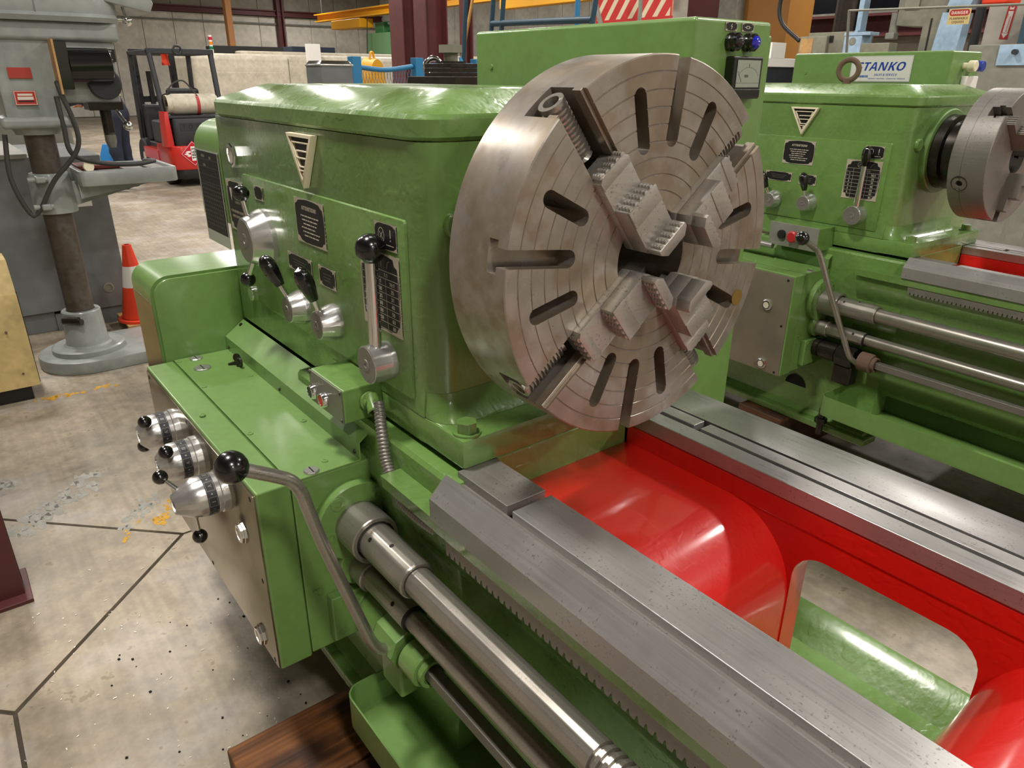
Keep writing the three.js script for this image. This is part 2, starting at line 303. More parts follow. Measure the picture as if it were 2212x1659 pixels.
    g.fillStyle = '#c5142a'; g.beginPath(); g.moveTo(-14, -48); g.quadraticCurveTo(-20, -74, 0, -96); g.quadraticCurveTo(20, -74, 14, -48); g.fill(); g.restore();
  }),
  danger: canvasTex(256, 176, (g, w, h) => { g.fillStyle = '#d9c48c'; g.fillRect(0, 0, w, h); g.fillStyle = '#b23a30'; g.beginPath(); g.roundRect ? g.roundRect(10, 8, w - 20, 72, 36) : g.rect(10, 8, w - 20, 72); g.fill(); g.fillStyle = '#f0e4d4'; g.font = 'bold 48px sans-serif'; g.textAlign = 'center'; g.fillText('DANGER', w / 2, 62); g.fillStyle = '#3b3222'; g.font = 'bold 36px sans-serif'; g.fillText('FLAMMABLE', w / 2, 122); g.fillText('LIQUIDS', w / 2, 162); }),
  arrow: canvasTex(80, 320, (g, w, h) => { g.fillStyle = '#c7342f'; g.fillRect(0, 0, w, h); g.fillStyle = '#f0ece6'; g.fillRect(16, 54, 48, 204); g.fillStyle = '#c7342f'; g.save(); g.translate(50, 250); g.rotate(-Math.PI / 2); g.font = 'bold 20px sans-serif'; g.fillText('FIRE', 130, -24); g.fillText('EXTINGUISHER', 2, 4); g.restore(); g.fillStyle = '#f0ece6'; g.beginPath(); g.moveTo(8, 262); g.lineTo(72, 262); g.lineTo(40, 310); g.fill(); g.beginPath(); g.moveTo(20, 10); g.lineTo(40, 26); g.lineTo(60, 10); g.lineTo(60, 40); g.lineTo(20, 40); g.fill(); }),
  ring: canvasTex(1024, 64, (g, w, h) => { g.fillStyle = '#2b2c2f'; g.fillRect(0, 0, w, h); g.strokeStyle = g.fillStyle = '#9a968a'; g.lineWidth = 2; g.font = 'bold 30px serif'; g.textAlign = 'center'; ['I', 'A', 'II', 'B', 'III', 'C', 'IV', 'D'].forEach((t, i) => { const x = 64 + i * 128; g.strokeRect(x - 38, 6, 76, 52); g.fillText(t, x, 44); g.beginPath(); g.arc(x + 64, 32, 6, 0, 7); g.fill(); }); }),
  stripes: canvasTex(512, 160, (g, w, h) => { g.fillStyle = '#c4302c'; g.fillRect(0, 0, w, h); g.fillStyle = '#dccdae'; for (let x = -100; x < w + 120; x += 82) { g.beginPath(); g.moveTo(x, h - 14); g.lineTo(x + 32, h - 14); g.lineTo(x + 132, 10); g.lineTo(x + 100, 10); g.fill(); } g.strokeStyle = '#c4302c'; g.lineWidth = 18; g.strokeRect(0, 0, w, h); }),
  brandPlate: canvasTex(160, 120, (g, w, h) => { g.fillStyle = '#b33329'; g.fillRect(0, 0, w, h); g.strokeStyle = '#d9cfc4'; g.lineWidth = 5; g.strokeRect(5, 5, w - 10, h - 10); g.fillStyle = '#d9d2c8'; g.fillRect(26, 24, 108, 18); g.fillRect(22, 50, 116, 26); g.fillStyle = '#2b1f1c'; g.fillRect(22, 82, 116, 14); }),
  motorPlate: canvasTex(160, 120, (g, w, h) => { g.fillStyle = '#141416'; g.fillRect(0, 0, w, h); bars(g, 20, 14, 110, 5, 20, 8, '#b5b5b0'); }),
};
const printBox = (w, h, d, flip) => { const g = nz(new THREE.BoxGeometry(w, h, d)); g.userData.uvDone = true; return g; };
// printed plate facing +z (x0..x1, y0..y1) at depth z, or facing +x
function plate(p, name, x0, x1, y0, y1, z, tex, th = 0.0016) { const g = printBox(x1 - x0, y1 - y0, th).translate((x0 + x1) / 2, (y0 + y1) / 2, z + th / 2); return part(p, name, g, M.print(tex)); }
function plateX(p, name, z0, z1, y0, y1, x, tex, th = 0.0016) { const g = printBox(Math.abs(z1 - z0), y1 - y0, th); g.rotateY(Math.PI / 2).translate(x + th / 2, (y0 + y1) / 2, (z0 + z1) / 2); return part(p, name, g, M.print(tex)); }
// cap screw with a hexagonal socket, head towards dir
function capScrew(o, dir, r, h) { o = arr(o); const d = arr(dir).normalize(); return rev(o, d, [[0, 0], [0, r], [h * 0.9, r], [h, r * 0.9], [h, r * 0.5], [h * 0.35, r * 0.48], [h * 0.35, 0]], 18, 0.4); }

// ---------------------------------------------------------------- chucks
const ev = new Evaluator(); ev.useGroups = false;
const BM = new THREE.MeshBasicMaterial();
const brush = g => { const b = new Brush(nz(g), BM); b.updateMatrixWorld(); return b; };
const cut = (a, g) => ev.evaluate(a, brush(g), SUBTRACTION);
// frame of the chuck: radial u, tangential v, axial x ; theta measured from +z towards +y
function radial(g, th) {                            // geometry made with local x = radial, y = tangential, z = axial
  const t = R(th), u = V(0, Math.sin(t), Math.cos(t)), v = V(0, Math.cos(t), -Math.sin(t));
  return g.applyMatrix4(new THREE.Matrix4().makeBasis(u, v, V(-1, 0, 0).multiplyScalar(-1)));
}
// note: basis (u, v, +x) has u x v = -x, so mirrored shapes are avoided by building them symmetric in v and flipping winding
function flipIf(g) { const P = g.attributes.position, N = g.attributes.normal, U = g.attributes.uv; for (let i = 0; i < P.count; i += 3) for (const A of [P, N, U]) { const s = A.itemSize; for (let k = 0; k < s; k++) { const a = A.array[(i + 1) * s + k]; A.array[(i + 1) * s + k] = A.array[(i + 2) * s + k]; A.array[(i + 2) * s + k] = a; } } return g; }
const rad = (g, th) => flipIf(radial(nz(g), th));
const bxl = (r0, r1, w, x0, x1, rr_ = 0) => box(r0, r1, -w / 2, w / 2, x0, x1, rr_);
const slotShape = (r0, r1, w) => { const o = [], n = 8; for (let k = 0; k <= n; k++) { const a = R(90 + 180 * k / n); o.push([r0 + w / 2 + w / 2 * Math.cos(a), w / 2 * Math.sin(a)]); } for (let k = 0; k <= n; k++) { const a = R(-90 + 180 * k / n); o.push([r1 - w / 2 + w / 2 * Math.cos(a), w / 2 * Math.sin(a)]); } return o; };
const recrease = g => { g = nz(g); g.deleteAttribute('normal'); return nz(toCreasedNormals(g, 0.45)); };
function fourJaw(lathe) {
  const RC = 0.25, TK = 0.1165, TH0 = 7.3;
  const prof = [[-TK, 0.06], [-TK, RC - 0.003], [-TK + 0.003, RC], [-0.0015, RC], [0, RC - 0.0015]];
  for (const r of [0.2302, 0.2098, 0.1895, 0.169, 0.149, 0.129, 0.1085, 0.088]) prof.push([0, r + 0.0011], [-0.0012, r + 0.0003], [-0.0012, r - 0.0003], [0, r - 0.0011]);
  prof.push([0, 0.0655], [-0.0015, 0.064], [-TK, 0.064], [-TK, 0.06]);
  let b = brush(rev([0, 0, 0], [1, 0, 0], prof, 120, 0.4));
  for (let i = 0; i < 4; i++) {
    const t = TH0 + 90 * i;
    b = cut(b, rad(exZ([...slotShape(0.142, 0.3, 0.0225)], -0.034, 0.01), t));         // T slots open at the rim
    b = cut(b, rad(bxl(0.150, 0.3, 0.040, -0.034, -0.0168), t));
    for (const d of [-19.7, 19.7]) b = cut(b, rad(exZ(slotShape(0.137, 0.2165, 0.0212), -0.2, 0.05), t + d));
    const j = t + 44.7;
    b = cut(b, rad(bxl(0.03, 0.3, 0.0508, -0.062, 0.02), j));                           // jaw ways
    b = cut(b, rad(rod([0.03, 0, -0.0385], [0.3, 0, -0.0385], 0.0192, 0.0192, 28), j));
  }
  const body = part(lathe, 'chuck', recrease(b.geometry), M.chuck, 'large four-jaw chuck of brown-grey steel');
  for (let i = 0; i < 4; i++) {
    const j = TH0 + 44.7 + 90 * i, sh = [0.0, 0.0138, 0.012, 0.002][i];
    for (const s of [-1, 1]) part(body, 'guide_rail', rad(box(0.066, 0.2488, s * 0.0255, s * 0.0205, -0.021, -0.0065, 0.0006), j), M.chuck);
    // jaw: profile (radius, height) pulled across the width, corners of each step chamfered
    const s0 = 0.037 + sh, s1 = s0 + 0.0155, s2 = s0 + 0.075, s3 = s0 + 0.123, W = 0.027, g = [];
    const stepBlock = (r0, r1, h0, h1, c0, c1) => exZ([[r0 + c0, -W], [r1 - c1, -W], [r1, -W + c1], [r1, W - c1], [r1 - c1, W], [r0 + c0, W], [r0, W - c0], [r0, -W + c0]], h0, h1, 0.0009);
    g.push(rad(stepBlock(s0, s3, -0.004, 0.0128, 0.008, 0.006), j), rad(stepBlock(s3 - 0.016, s3, 0.010, 0.0142, 0.001, 0.006), j), rad(stepBlock(s0, s2, 0.010, 0.036, 0.008, 0.0012), j), rad(stepBlock(s2 - 0.025, s2, 0.033, 0.0376, 0.001, 0.0012), j), rad(stepBlock(s0, s1, 0.034, 0.0585, 0.009, 0.0012), j));
    g.push(rad(exZ([[s0 + 0.012, -0.0201], [s3 - 0.004, -0.0201], [s3 - 0.004, 0.0201], [s0 + 0.012, 0.0201]], -0.026, 0.004), j));
    const teeth = (r, h0, h1, rows, cols) => { for (let a = 0; a < rows; a++) for (let c = 0; c < cols; c++) { const y = (c + 0.5) / cols * 0.050 - 0.025, h = h0 + (a + 0.5) / rows * (h1 - h0), w = 0.050 / cols * 0.42, q = (h1 - h0) / rows * 0.40; g.push(rad(loft([[[r - 0.0006, y - w, h - q], [r - 0.0006, y + w, h - q], [r - 0.0006, y + w, h + q], [r - 0.0006, y - w, h + q]].reverse(), [[r + 0.0026, y - w * 0.35, h - q * 0.5], [r + 0.0026, y + w * 0.35, h - q * 0.5], [r + 0.0026, y + w * 0.35, h + q * 0.5], [r + 0.0026, y - w * 0.35, h + q * 0.5]].reverse()], 0.2), j)); } };
    teeth(s1, 0.0395, 0.058, 4, 5); teeth(s2, 0.0155, 0.0370, 4, 5); teeth(s3, -0.003, 0.0138, 4, 5);
    part(body, 'jaw', g, M.jaw, 'stepped jaw with serrated gripping faces');
    // adjusting screw
    const sp = [[0, 0.0105], [0, 0.0165]]; for (let k = 0; k < 12; k++) sp.push([0.004 + k * 0.0062, 0.0168], [0.0058 + k * 0.0062, 0.0168], [0.0066 + k * 0.0062, 0.0135], [0.0090 + k * 0.0062, 0.0135]);
    sp.push([0.081, 0.0165], [0.081, 0]);
    const t = R(j), u = V(0, Math.sin(t), Math.cos(t)), o = u.clone().multiplyScalar(0.2485).add(V(-0.0385, 0, 0));
    let sg = rev(o, u.clone().negate(), [[0.012, 0], [0.012, 0.0092], [0, 0.0105], ...sp.slice(1)], 28, 0.5);
    const hex = []; for (let k = 0; k < 6; k++) { const a = R(60 * k); hex.push([0.0078 * Math.cos(a), 0.0078 * Math.sin(a)]); }
    part(body, 'adjusting_screw', sg, M.shaft);
    const hg = extr(hex, 0.002, 0); hg.applyQuaternion(new THREE.Quaternion().setFromUnitVectors(V(0, 0, 1), u)).translate(o.x, o.y - u.y * 0.0118, o.z - u.z * 0.0118);
    part(body, 'hex_socket', hg, M.void);
  }
  const sealT = R(-155), so = V(0.0005, 0.226 * Math.sin(sealT), 0.226 * Math.cos(sealT));
  part(body, 'maker_seal', rev([so.x, -0.090, -0.2035], [1, 0, 0], [[0, 0], [0, 0.0125], [0.0006, 0.0125], [0.0006, 0]], 24), std({ color: 0x8c7238, roughness: 0.5, metalness: 0.5 }), 'round brass-coloured maker badge');
  return body;
}
function threeJaw(lathe) {
  const RC = 0.2, TK = 0.11;
  let b = brush(rev([0, 0, 0], [1, 0, 0], [[-TK, 0.05], [-TK, RC - 0.003], [-TK + 0.003, RC], [-0.0725, RC], [-0.0722, RC - 0.001], [-0.0712, RC - 0.001], [-0.0709, RC], [-0.002, RC], [0, RC - 0.002], [0, 0.05], [-TK, 0.05]], 96, 0.4));
  for (let i = 0; i < 3; i++) { const t = 43 + 120 * i; b = cut(b, rad(bxl(0.03, 0.3, 0.034, -0.05, 0.02), t)); b = cut(b, rad(bxl(0.03, 0.3, 0.046, -0.032, -0.016), t)); }
  const p = R(-22); b = cut(b, rod([-0.072, 0.18 * Math.sin(p), 0.18 * Math.cos(p)], [-0.072, 0.25 * Math.sin(p), 0.25 * Math.cos(p)], 0.0105, 0.0105, 20));
  const body = part(lathe, 'chuck', recrease(b.geometry), M.steelDark, 'three-jaw chuck of grey steel');
  for (let i = 0; i < 3; i++) {
    const t = 43 + 120 * i, g = [];
    g.push(rad(bxl(0.05, 0.165, 0.033, -0.045, 0.02, 0.001), t), rad(bxl(0.05, 0.125, 0.033, 0.018, 0.045, 0.001), t), rad(bxl(0.05, 0.085, 0.033, 0.043, 0.07, 0.001), t));
    for (let k = 0; k < 4; k++) g.push(rad(bxl(0.165 - 0.0005, 0.1675, 0.004, -0.01, 0.019, 0).translate(0, -0.012 + k * 0.008, 0), t), rad(bxl(0.1245, 0.1275, 0.004, 0.022, 0.044, 0).translate(0, -0.012 + k * 0.008, 0), t));
    part(body, 'jaw', g, M.steelDark);
  }
  const q = V(-0.072, 0.2004 * Math.sin(p), 0.2004 * Math.cos(p));
  part(body, 'key_socket', rev(q, [0, Math.sin(p), Math.cos(p)], [[-0.004, 0.0105], [-0.0012, 0.0245], [0.0003, 0.0245], [0.0003, 0.0225], [-0.0015, 0.0215], [-0.0015, 0.0115], [-0.01, 0.0105]], 28), M.blackSteel);
  return body;
}
// ---------------------------------------------------------------- engine lathe, in spindle coordinates (x along the bed, y up from the axis, z to the front)
function emblem(lathe) {
  const cx = -0.628, cy = 0.1298, w = 0.111, h = 0.092, z = 0.2125;
  const tri = (k, dz) => [[cx - w / 2 + k * 1.6, cy - k * 0.8], [cx + w / 2 - k * 1.6, cy - k * 0.8], [cx, cy - h + k * 2.0]];
  const g = part(lathe, 'emblem', exZ(tri(0), z - 0.005, z + 0.007, 0.0012, [tri(0.006)]), M.cream, 'cream triangular maker emblem with relief letters');
  part(g, 'emblem_ground', exZ(tri(0.003), z - 0.003, z + 0.0012), M.black);
  const L = (u0, v0, u1, v1, t = 0.0026) => { const a = V(cx + u0 * w, cy - v0 * h, z + 0.003), b = V(cx + u1 * w, cy - v1 * h, z + 0.003), d = b.clone().sub(a), l = d.length() + t; const q = box(-l / 2, l / 2, -t / 2, t / 2, -0.003, 0.003, 0.0006); q.rotateZ(Math.atan2(d.y, d.x)); return q.translate((a.x + b.x) / 2, (a.y + b.y) / 2, z + 0.003); };
  part(g, 'letter', [L(-0.31, 0.16, 0.31, 0.16), L(0.31, 0.16, 0.25, 0.31), L(-0.15, 0.31, 0.25, 0.31), L(-0.31, 0.16, -0.19, 0.42)], M.cream);
  part(g, 'letter', [L(-0.16, 0.44, 0.19, 0.44), L(-0.16, 0.44, -0.09, 0.60), L(-0.09, 0.60, 0.12, 0.60)], M.cream);
  part(g, 'letter', [L(-0.08, 0.67, 0.09, 0.67), L(0.09, 0.67, 0.02, 0.735), L(0.02, 0.735, 0.055, 0.76), L(0.055, 0.76, 0.0, 0.83)], M.cream);
}
function selector(lathe, x, y, z0, zf, L, phi, spots) {
  const d = part(lathe, 'selector_dial', [rev([x, y, z0], [0, 0, 1], [[0, 0], [0, 0.040], [0.012, 0.040], [0.0135, 0.038], [0.022, 0.038]], 40), rev([x, y, z0 + 0.038], [0, 0, 1], [[0, 0.038], [0.014, 0.0375], [0.026, 0.033], [zf - z0 - 0.038, 0.0185], [zf - z0 - 0.038, 0.0150], [zf - z0 - 0.046, 0.0145], [zf - z0 - 0.046, 0]], 40)], M.alu, 'aluminium feed selector dial');
  const rg = new THREE.CylinderGeometry(0.0384, 0.0384, 0.0175, 48, 1, true); rg.rotateX(Math.PI / 2).rotateZ(phi * 0.013).translate(x, y, z0 + 0.030);
  const q = nz(rg); q.userData.uvDone = true; part(d, 'marking_ring', q, M.print(TX.ring));
  for (const s of [0, 180]) {
    const a = R(phi + s), c = spots ? V(...spots[s / 180]) : V(x + L * Math.cos(a), y + L * Math.sin(a), zf - 0.012), dv = c.clone().sub(V(x, y, zf - 0.03)).normalize(), o = V(x, y, zf - 0.03).addScaledVector(dv, 0.016);
    part(d, 'handle', rod(o, c, 0.0042), M.chrome); part(d, 'ball_knob', ball(c, 0.0132), M.bakelite);
  }
}
function knobLever(lathe, name, x, y, z0, z1, rb, rf, kx, ky, kz, pear, kr, rrad, label) {
  const n = z1 - z0;
  const h = part(lathe, name, rev([x, y, z0], [0, 0, 1], [[0, 0], [0, rb], [n * 0.22, rb], [n * 0.27, rb * 0.985], [n * 0.97, rf], [n, rf * 0.96], [n, 0]], 44, 0.35), M.alu, label);
  part(h, 'hub_plate', rev([x, y, z1 - 0.0003], [0, 0, 1], [[0, 0], [0, rf * 0.93], [0.0008, rf * 0.93], [0.0008, rf * 0.32], [0.0018, rf * 0.30], [0.0018, rf * 0.14], [-0.001, rf * 0.13], [-0.001, 0]], 36, 0.4), M.steelDark);
  const k = V(kx, ky, kz), o = V(x, y, z0 + n * 0.55), d = k.clone().sub(o).normalize(), s = o.clone().addScaledVector(d, rf * 0.6);
  part(h, 'handle', rod(s, k, rrad, rrad * (pear ? 0.85 : 1), 20), M.chrome);
  if (pear) part(h, 'pear_knob', rev(k.clone().addScaledVector(d, -0.026), d, [[0, 0], [0, kr * 0.55], [0.004, kr * 0.62], [0.03, kr * 0.97], [0.044, kr], [0.054, kr * 0.88], [0.062, kr * 0.55], [0.0655, 0]], 28, 1.2), M.bakelite);
  else part(h, 'ball_knob', ball(k, kr, 32), M.bakelite);
  return h;
}
function corrugated(pts, r, n, amp) {
  const c = new THREE.CatmullRomCurve3(pts.map(arr)), seg = n * 6, rs = 14, g = new THREE.TubeGeometry(c, seg, r, rs, false), P = g.attributes.position, N = g.attributes.normal;
  for (let i = 0; i < P.count; i++) { const k = Math.floor(i / (rs + 1)), d = amp * Math.pow(Math.abs(Math.sin(Math.PI * k / 6)), 0.7); P.setXYZ(i, P.getX(i) + N.getX(i) * d, P.getY(i) + N.getY(i) * d, P.getZ(i) + N.getZ(i) * d); }
  g.computeVertexNormals(); return nz(g);
}
function makeLathe(second) {
  const L = second ? thing('engine_lathe', 'smaller-looking green lathe with three-jaw chuck standing behind the red-bedded lathe', 'lathe', [-0.2434, 0, -1.9562], -0.0445)
    : thing('engine_lathe', 'large green lathe in front with big four-jaw chuck and red bed interior', 'lathe');
  OFF = V(0, H0, 0);
  const XE = 2.5, G = M.green, S = M.steel;
  // pedestals
  for (const [a, b] of [[-1.22, -0.16], [1.7, 2.45]]) {
    const p = part(L, 'pedestal', exX([[-1.0, 0.262], [-0.965, 0.262], [-0.955, 0.235], [-0.62, 0.215], [-0.62, -0.25], [-1.0, -0.28]], a, b, 0.006), G);
    part(p, 'foot_rail', box(a - 0.02, b + 0.02, -1.0, -0.972, 0.2, 0.285, 0.006), G);
    if (second && a < 0) { part(p, 'drain_hole', rev([-0.475, -0.885, 0.2295], [0, -0.06, 1], [[0, 0], [0, 0.046], [0.001, 0.046], [0.001, 0]], 30), M.void); part(p, 'levelling_bolt', [rod([-0.30, -1.0, 0.31], [-0.30, -0.90, 0.31], 0.012), rod([-0.30, -0.955, 0.31], [-0.30, -0.935, 0.31], 0.022, 0.022, 6)], M.blackSteel); }
  }
  // bed
  const bed = part(L, 'bed', [exX([[-0.376, 0.19], [-0.376, 0.2748], [-0.3985, 0.2728], [-0.4, 0.262], [-0.44, 0.256], [-0.475, 0.236], [-0.50, 0.226], [-0.80, 0.22], [-0.82, 0.19]], -0.30, XE, 0.002),
    exX([[-0.3345, 0.19], [-0.3345, 0.230], [-0.341, 0.236], [-0.43, 0.240], [-0.46, 0.232], [-0.62, 0.222], [-0.62, 0.19]], -0.72, -0.1405, 0.003), exX([[-0.352, -0.19], [-0.352, -0.30], [-0.42, -0.30], [-0.42, -0.19]], -0.9, XE, 0.002), box(-0.95, -0.156, -0.62, -0.39, -0.24, 0.2, 0.004)], G);
  part(bed, 'inner_wall', [box(-0.154, XE, -0.78, -0.347, 0.150, 0.19, 0.004)], M.red);
  part(bed, 'inner_wall', [exZ([[-0.154, -0.79], [XE, -0.79], [XE, -0.352], [-0.154, -0.352]], -0.19, -0.149, 0, [rrect(0.197, 0.456, -0.775, -0.4235, 0.045), rrect(1.03, 1.24, -0.775, -0.4235, 0.045)].map(r => r.reverse())), box(-0.154, XE, -0.388, -0.352, -0.17, -0.1475, 0.003)], M.red);
  const ribShape = (x0, x1, top, r0, r1) => { const o = []; const N = 14; o.push([x0, -0.78]); for (let k = 0; k <= N; k++) { const a = R(180 - 90 * k / N); o.push([x0 + r0 + r0 * Math.cos(a), top - r0 * 1.05 + r0 * 1.05 * Math.sin(a)]); } for (let k = 0; k <= N; k++) { const a = R(90 - 90 * k / N); o.push([x1 - r1 + r1 * Math.cos(a), top - r1 * 1.05 + r1 * 1.05 * Math.sin(a) - (k === 0 ? 0 : 0)]); } o.push([x1, -0.78]); return o; };
  for (const [a, b, t, r0, r1] of [[-0.16, 0.195, -0.386, 0.01, 0.125], [0.455, 1.02, -0.366, 0.16, 0.12], [1.25, 1.7, -0.366, 0.12, 0.12]])
    part(bed, 'cross_rib', exZ(ribShape(a, b, t, r0, r1), -0.15, 0.155), M.red, 'glossy red rounded cross rib between the ways');
  // ways
  part(bed, 'prism_way', exX([[-0.3102, 0.2497], [-0.340, 0.279], [-0.3742, 0.279], [-0.3742, 0.225], [-0.336, 0.2235]], -0.1405, XE, 0.0009), S, 'bright ground prism guideway');
  part(bed, 'flat_way', box(-0.024, XE, -0.3475, -0.3262, 0.1465, 0.217, 0.001), S);
  part(bed, 'gap_insert', box(-0.158, -0.0366, -0.3475, -0.3243, 0.1465, 0.2168, 0.001), M.steelDark);
  part(bed, 'way_channel', box(-0.15, XE, -0.3475, -0.3385, 0.2165, 0.226, 0), M.steelDark);
  part(bed, 'rear_flat_way', box(-0.1545, XE, -0.3512, -0.3243, -0.1815, -0.1465, 0.0016), S);
  part(bed, 'rear_strip', [box(-0.0285, XE, -0.345, -0.3253, -0.2192, -0.1915, 0.001), box(-0.42, -0.0415, -0.345, -0.3243, -0.2192, -0.1915, 0.001)], S);
  part(bed, 'rear_outer_way', exX([[-0.3243, -0.2235], [-0.3243, -0.309], [-0.329, -0.316], [-0.37, -0.316], [-0.37, -0.2235]], -0.42, XE, 0.001), S);
  part(bed, 'way_channel', box(-0.42, XE, -0.352, -0.337, -0.23, -0.18, 0), M.void);
  // toothed rack under the prism
  { const t = [[-0.1144, -0.3995]], n = 178, p = 0.0132; for (let k = 0; k < n; k++) { const x = -0.112 + k * p; t.push([x, -0.4255], [x + 0.0052, -0.4255], [x + 0.0075, -0.4175], [x + 0.0093, -0.4175], [x + p - 0.0016, -0.4255]); } t.push([-0.112 + n * p, -0.3995]); part(bed, 'rack', exZ([...t].reverse(), 0.257, 0.2705), M.steelDark, 'toothed steel rack below the prism way'); }
  // headstock
  const hs = part(L, 'headstock', [exY(rrect(-1.1232, -0.236, -0.33, 0.207, [0.03, 0.03, 0.042, 0.012]), -0.326, 0.1395), exY(rrect(-0.60, -0.154, -0.25, 0.2087, [0.004, 0.004, 0.006, 0.004], 2), -0.3242, -0.277, 0.004), box(-0.5, -0.1535, -0.392, -0.322, -0.1455, 0.1455, 0.004),
    exX([[-0.277, 0.209], [-0.262, 0.2085], [-0.235, 0.205], [-0.26, 0.18]], -0.60, -0.262), loft([rrect(-0.58, -0.205, -0.2, 0.207, 0.045).map(([a, b]) => [a, -0.2765, b]), rrect(-0.58, -0.226, -0.22, 0.207, 0.045).map(([a, b]) => [a, -0.262, b]), rrect(-0.58, -0.235, -0.24, 0.2065, 0.042).map(([a, b]) => [a, -0.235, b])].map(r => r.reverse()), 0.8)], G);
  part(hs, 'control_panel', exZ(rrect(-0.978, -0.2905, -0.2573, 0.0295, 0.005, 3), 0.195, 0.2122, 0.0052), G);
  for (const [bx, bz] of [[-0.178, 0.185], [-0.178, -0.2]]) part(hs, 'foot_bolt', [rod([bx, -0.277, bz], [bx, -0.2575, bz], 0.0165, 0.0165, 6), rod([bx, -0.2775, bz], [bx, -0.274, bz], 0.022, 0.022, 24)], G);
  part(hs, 'face_plug', rev([-0.237, 0.026, 0.158], [1, 0, 0], [[0, 0], [0, 0.020], [0.008, 0.020], [0.010, 0.017], [0.010, 0]], 24), G);
  const lidR = (i, y) => rrect(-1.131 + i * 0.9, -0.229 - i * 0.85, -0.335 + i, 0.2125 - i, Math.max(0.05 - i * 0.2, 0.02)).map(([a, b]) => [a, y, b]).reverse();
  const lid = part(L, 'headstock_lid', loft([lidR(0.006, 0.1405), lidR(0.0, 0.146), lidR(0, 0.169), lidR(0.004, 0.1755), lidR(0.012, 0.1795), lidR(0.088, 0.2045), lidR(0.098, 0.2066)], 0.5), G);
  part(lid, 'filler_slot', rev([-0.345, 0.1865, 0.155], [0, 1, 0.28], [[0, 0], [0, 0.011], [0.0012, 0.011], [0.0012, 0]], 20), M.blackSteel);
  part(lid, 'lid_groove', box(-1.0, -0.34, 0.2062, 0.2072, -0.005, 0.0, 0), M.greenFlat);
  // belt guard
  const qr = (z1, r, y1) => { const o = []; for (let k = 0; k <= 8; k++) { const a = R(90 - 90 * k / 8); o.push([y1 - r + r * Math.sin(a), z1 - r + r * Math.cos(a)]); } return o; };
  const guard = part(L, 'belt_guard', [exX([[-0.1, -0.30], [0.125, -0.30], ...qr(0.205, 0.062, 0.125), [-0.1, 0.205]].reverse(), -1.318, -1.1245), exX([[-0.79, -0.28], [-0.2035, -0.28], ...qr(0.4045, 0.045, -0.2035), [-0.79, 0.4045]].reverse(), -1.318, -1.1345)], M.greenFlat);
  part(guard, 'guard_door', exX([[-0.79, 0.18], [-0.2095, 0.18], ...qr(0.3985, 0.040, -0.2095), [-0.79, 0.3985]].reverse(), -1.1335, -1.1245, 0.002), M.greenFlat);
  part(guard, 'front_panel', box(-1.312, -1.130, -0.79, -0.262, 0.4046, 0.4062, 0.0006), M.plateSteel, 'bare metal front panel of the belt guard');
  plate(guard, 'thread_chart', -1.308, -1.140, -0.165, 0.058, 0.2052, TX.guard);
  // sloped cover between headstock and gearbox
  const cov = part(L, 'cover_sheet', exX([[-0.4034, 0.2565], [-0.3698, 0.2563], [-0.335, 0.2074], [-0.337, 0.2055], [-0.3712, 0.2535], [-0.4034, 0.2538]], -1.1232, -0.4124), M.greenFlat, 'bent sheet cover between headstock and feed gearbox');
  for (const x of [-1.105, -0.78, -0.43]) part(cov, 'screw', rev([x, -0.394, 0.2563], [0, 0, 1], [[0, 0.0045], [0.0025, 0.0035], [0.0028, 0.0015], [0.001, 0.0012], [0.001, 0]], 12), M.blackSteel);
  part(cov, 'screw', rev([-1.108, -0.3435, 0.2195], [0, 0.7, 0.7], [[0, 0.005], [0.003, 0.004], [0.003, 0]], 12), M.blackSteel);
  // feed gearbox
  const gb = part(L, 'feed_gearbox', [box(-1.1232, -0.4124, -0.778, -0.4052, 0.3844, 0.4440, 0.004), box(-1.1232, -0.4128, -0.772, -0.4075, 0.205, 0.3834, 0.003)], M.greenFlat);
  part(gb, 'top_cover', box(-1.1225, -0.4124, -0.4078, -0.4034, 0.2535, 0.3828, 0.0012), M.greenFlat);
  part(gb, 'front_plate', exZ(rrect(-1.116, -0.4175, -0.7775, -0.411, 0.004, 2), 0.4432, 0.4468, 0.0006), second ? std({ color: 0x9b9184, map: T.grime, metalness: 0.55, roughness: 0.45 }) : M.plateSteel, 'polished metal front plate');
  for (const [x, z] of [[-0.9125, 0.3752], [-0.9131, 0.2731], [-0.6293, 0.3747], [-0.4447, 0.3075], [-1.1022, 0.3756], [-0.62, 0.272], [-0.767, 0.4217]]) part(gb, 'screw', rev([x, -0.4034, z], [0, 1, 0], [[0, 0.0062], [0.002, 0.0055], [0.0026, 0.003], [0.0016, 0.0026], [0.0016, 0]], 14), M.greenFlat);
  for (const [x, z, r] of [[-1.0282, 0.3446, 0.0195], [-1.1, 0.338, 0.0155], [-0.4258, 0.3408, 0.0135]]) { const c = part(gb, 'slotted_plug', rev([x, -0.4034, z], [0, 1, 0], [[0, r], [0.002, r], [0.0034, r * 0.88], [0.0036, 0]], 28), M.alu); part(c, 'plug_slot', box(x - r * 0.75, x + r * 0.75, -0.4000, -0.3996, z - 0.0011, z + 0.0011, 0).rotateY(0), M.void); }
  if (!second) part(gb, 'wing_nut', [rod([-0.99, -0.4034, 0.2724], [-0.99, -0.388, 0.2724], 0.006), rev([-0.979, -0.389, 0.2724], [0, 0, 1], [[-0.0025, 0.006], [-0.0025, 0.0115], [0.0025, 0.0115], [0.0025, 0.006], [-0.0025, 0.006]], 18), rev([-1.0, -0.385, 0.2724], [0.5, 0.2, 1], [[-0.0025, 0], [-0.0025, 0.0095], [0.0025, 0.0095], [0.0025, 0]], 18), rod([-1.004, -0.398, 0.2760], [-1.012, -0.4030, 0.289], 0.004)], M.blackSteel);
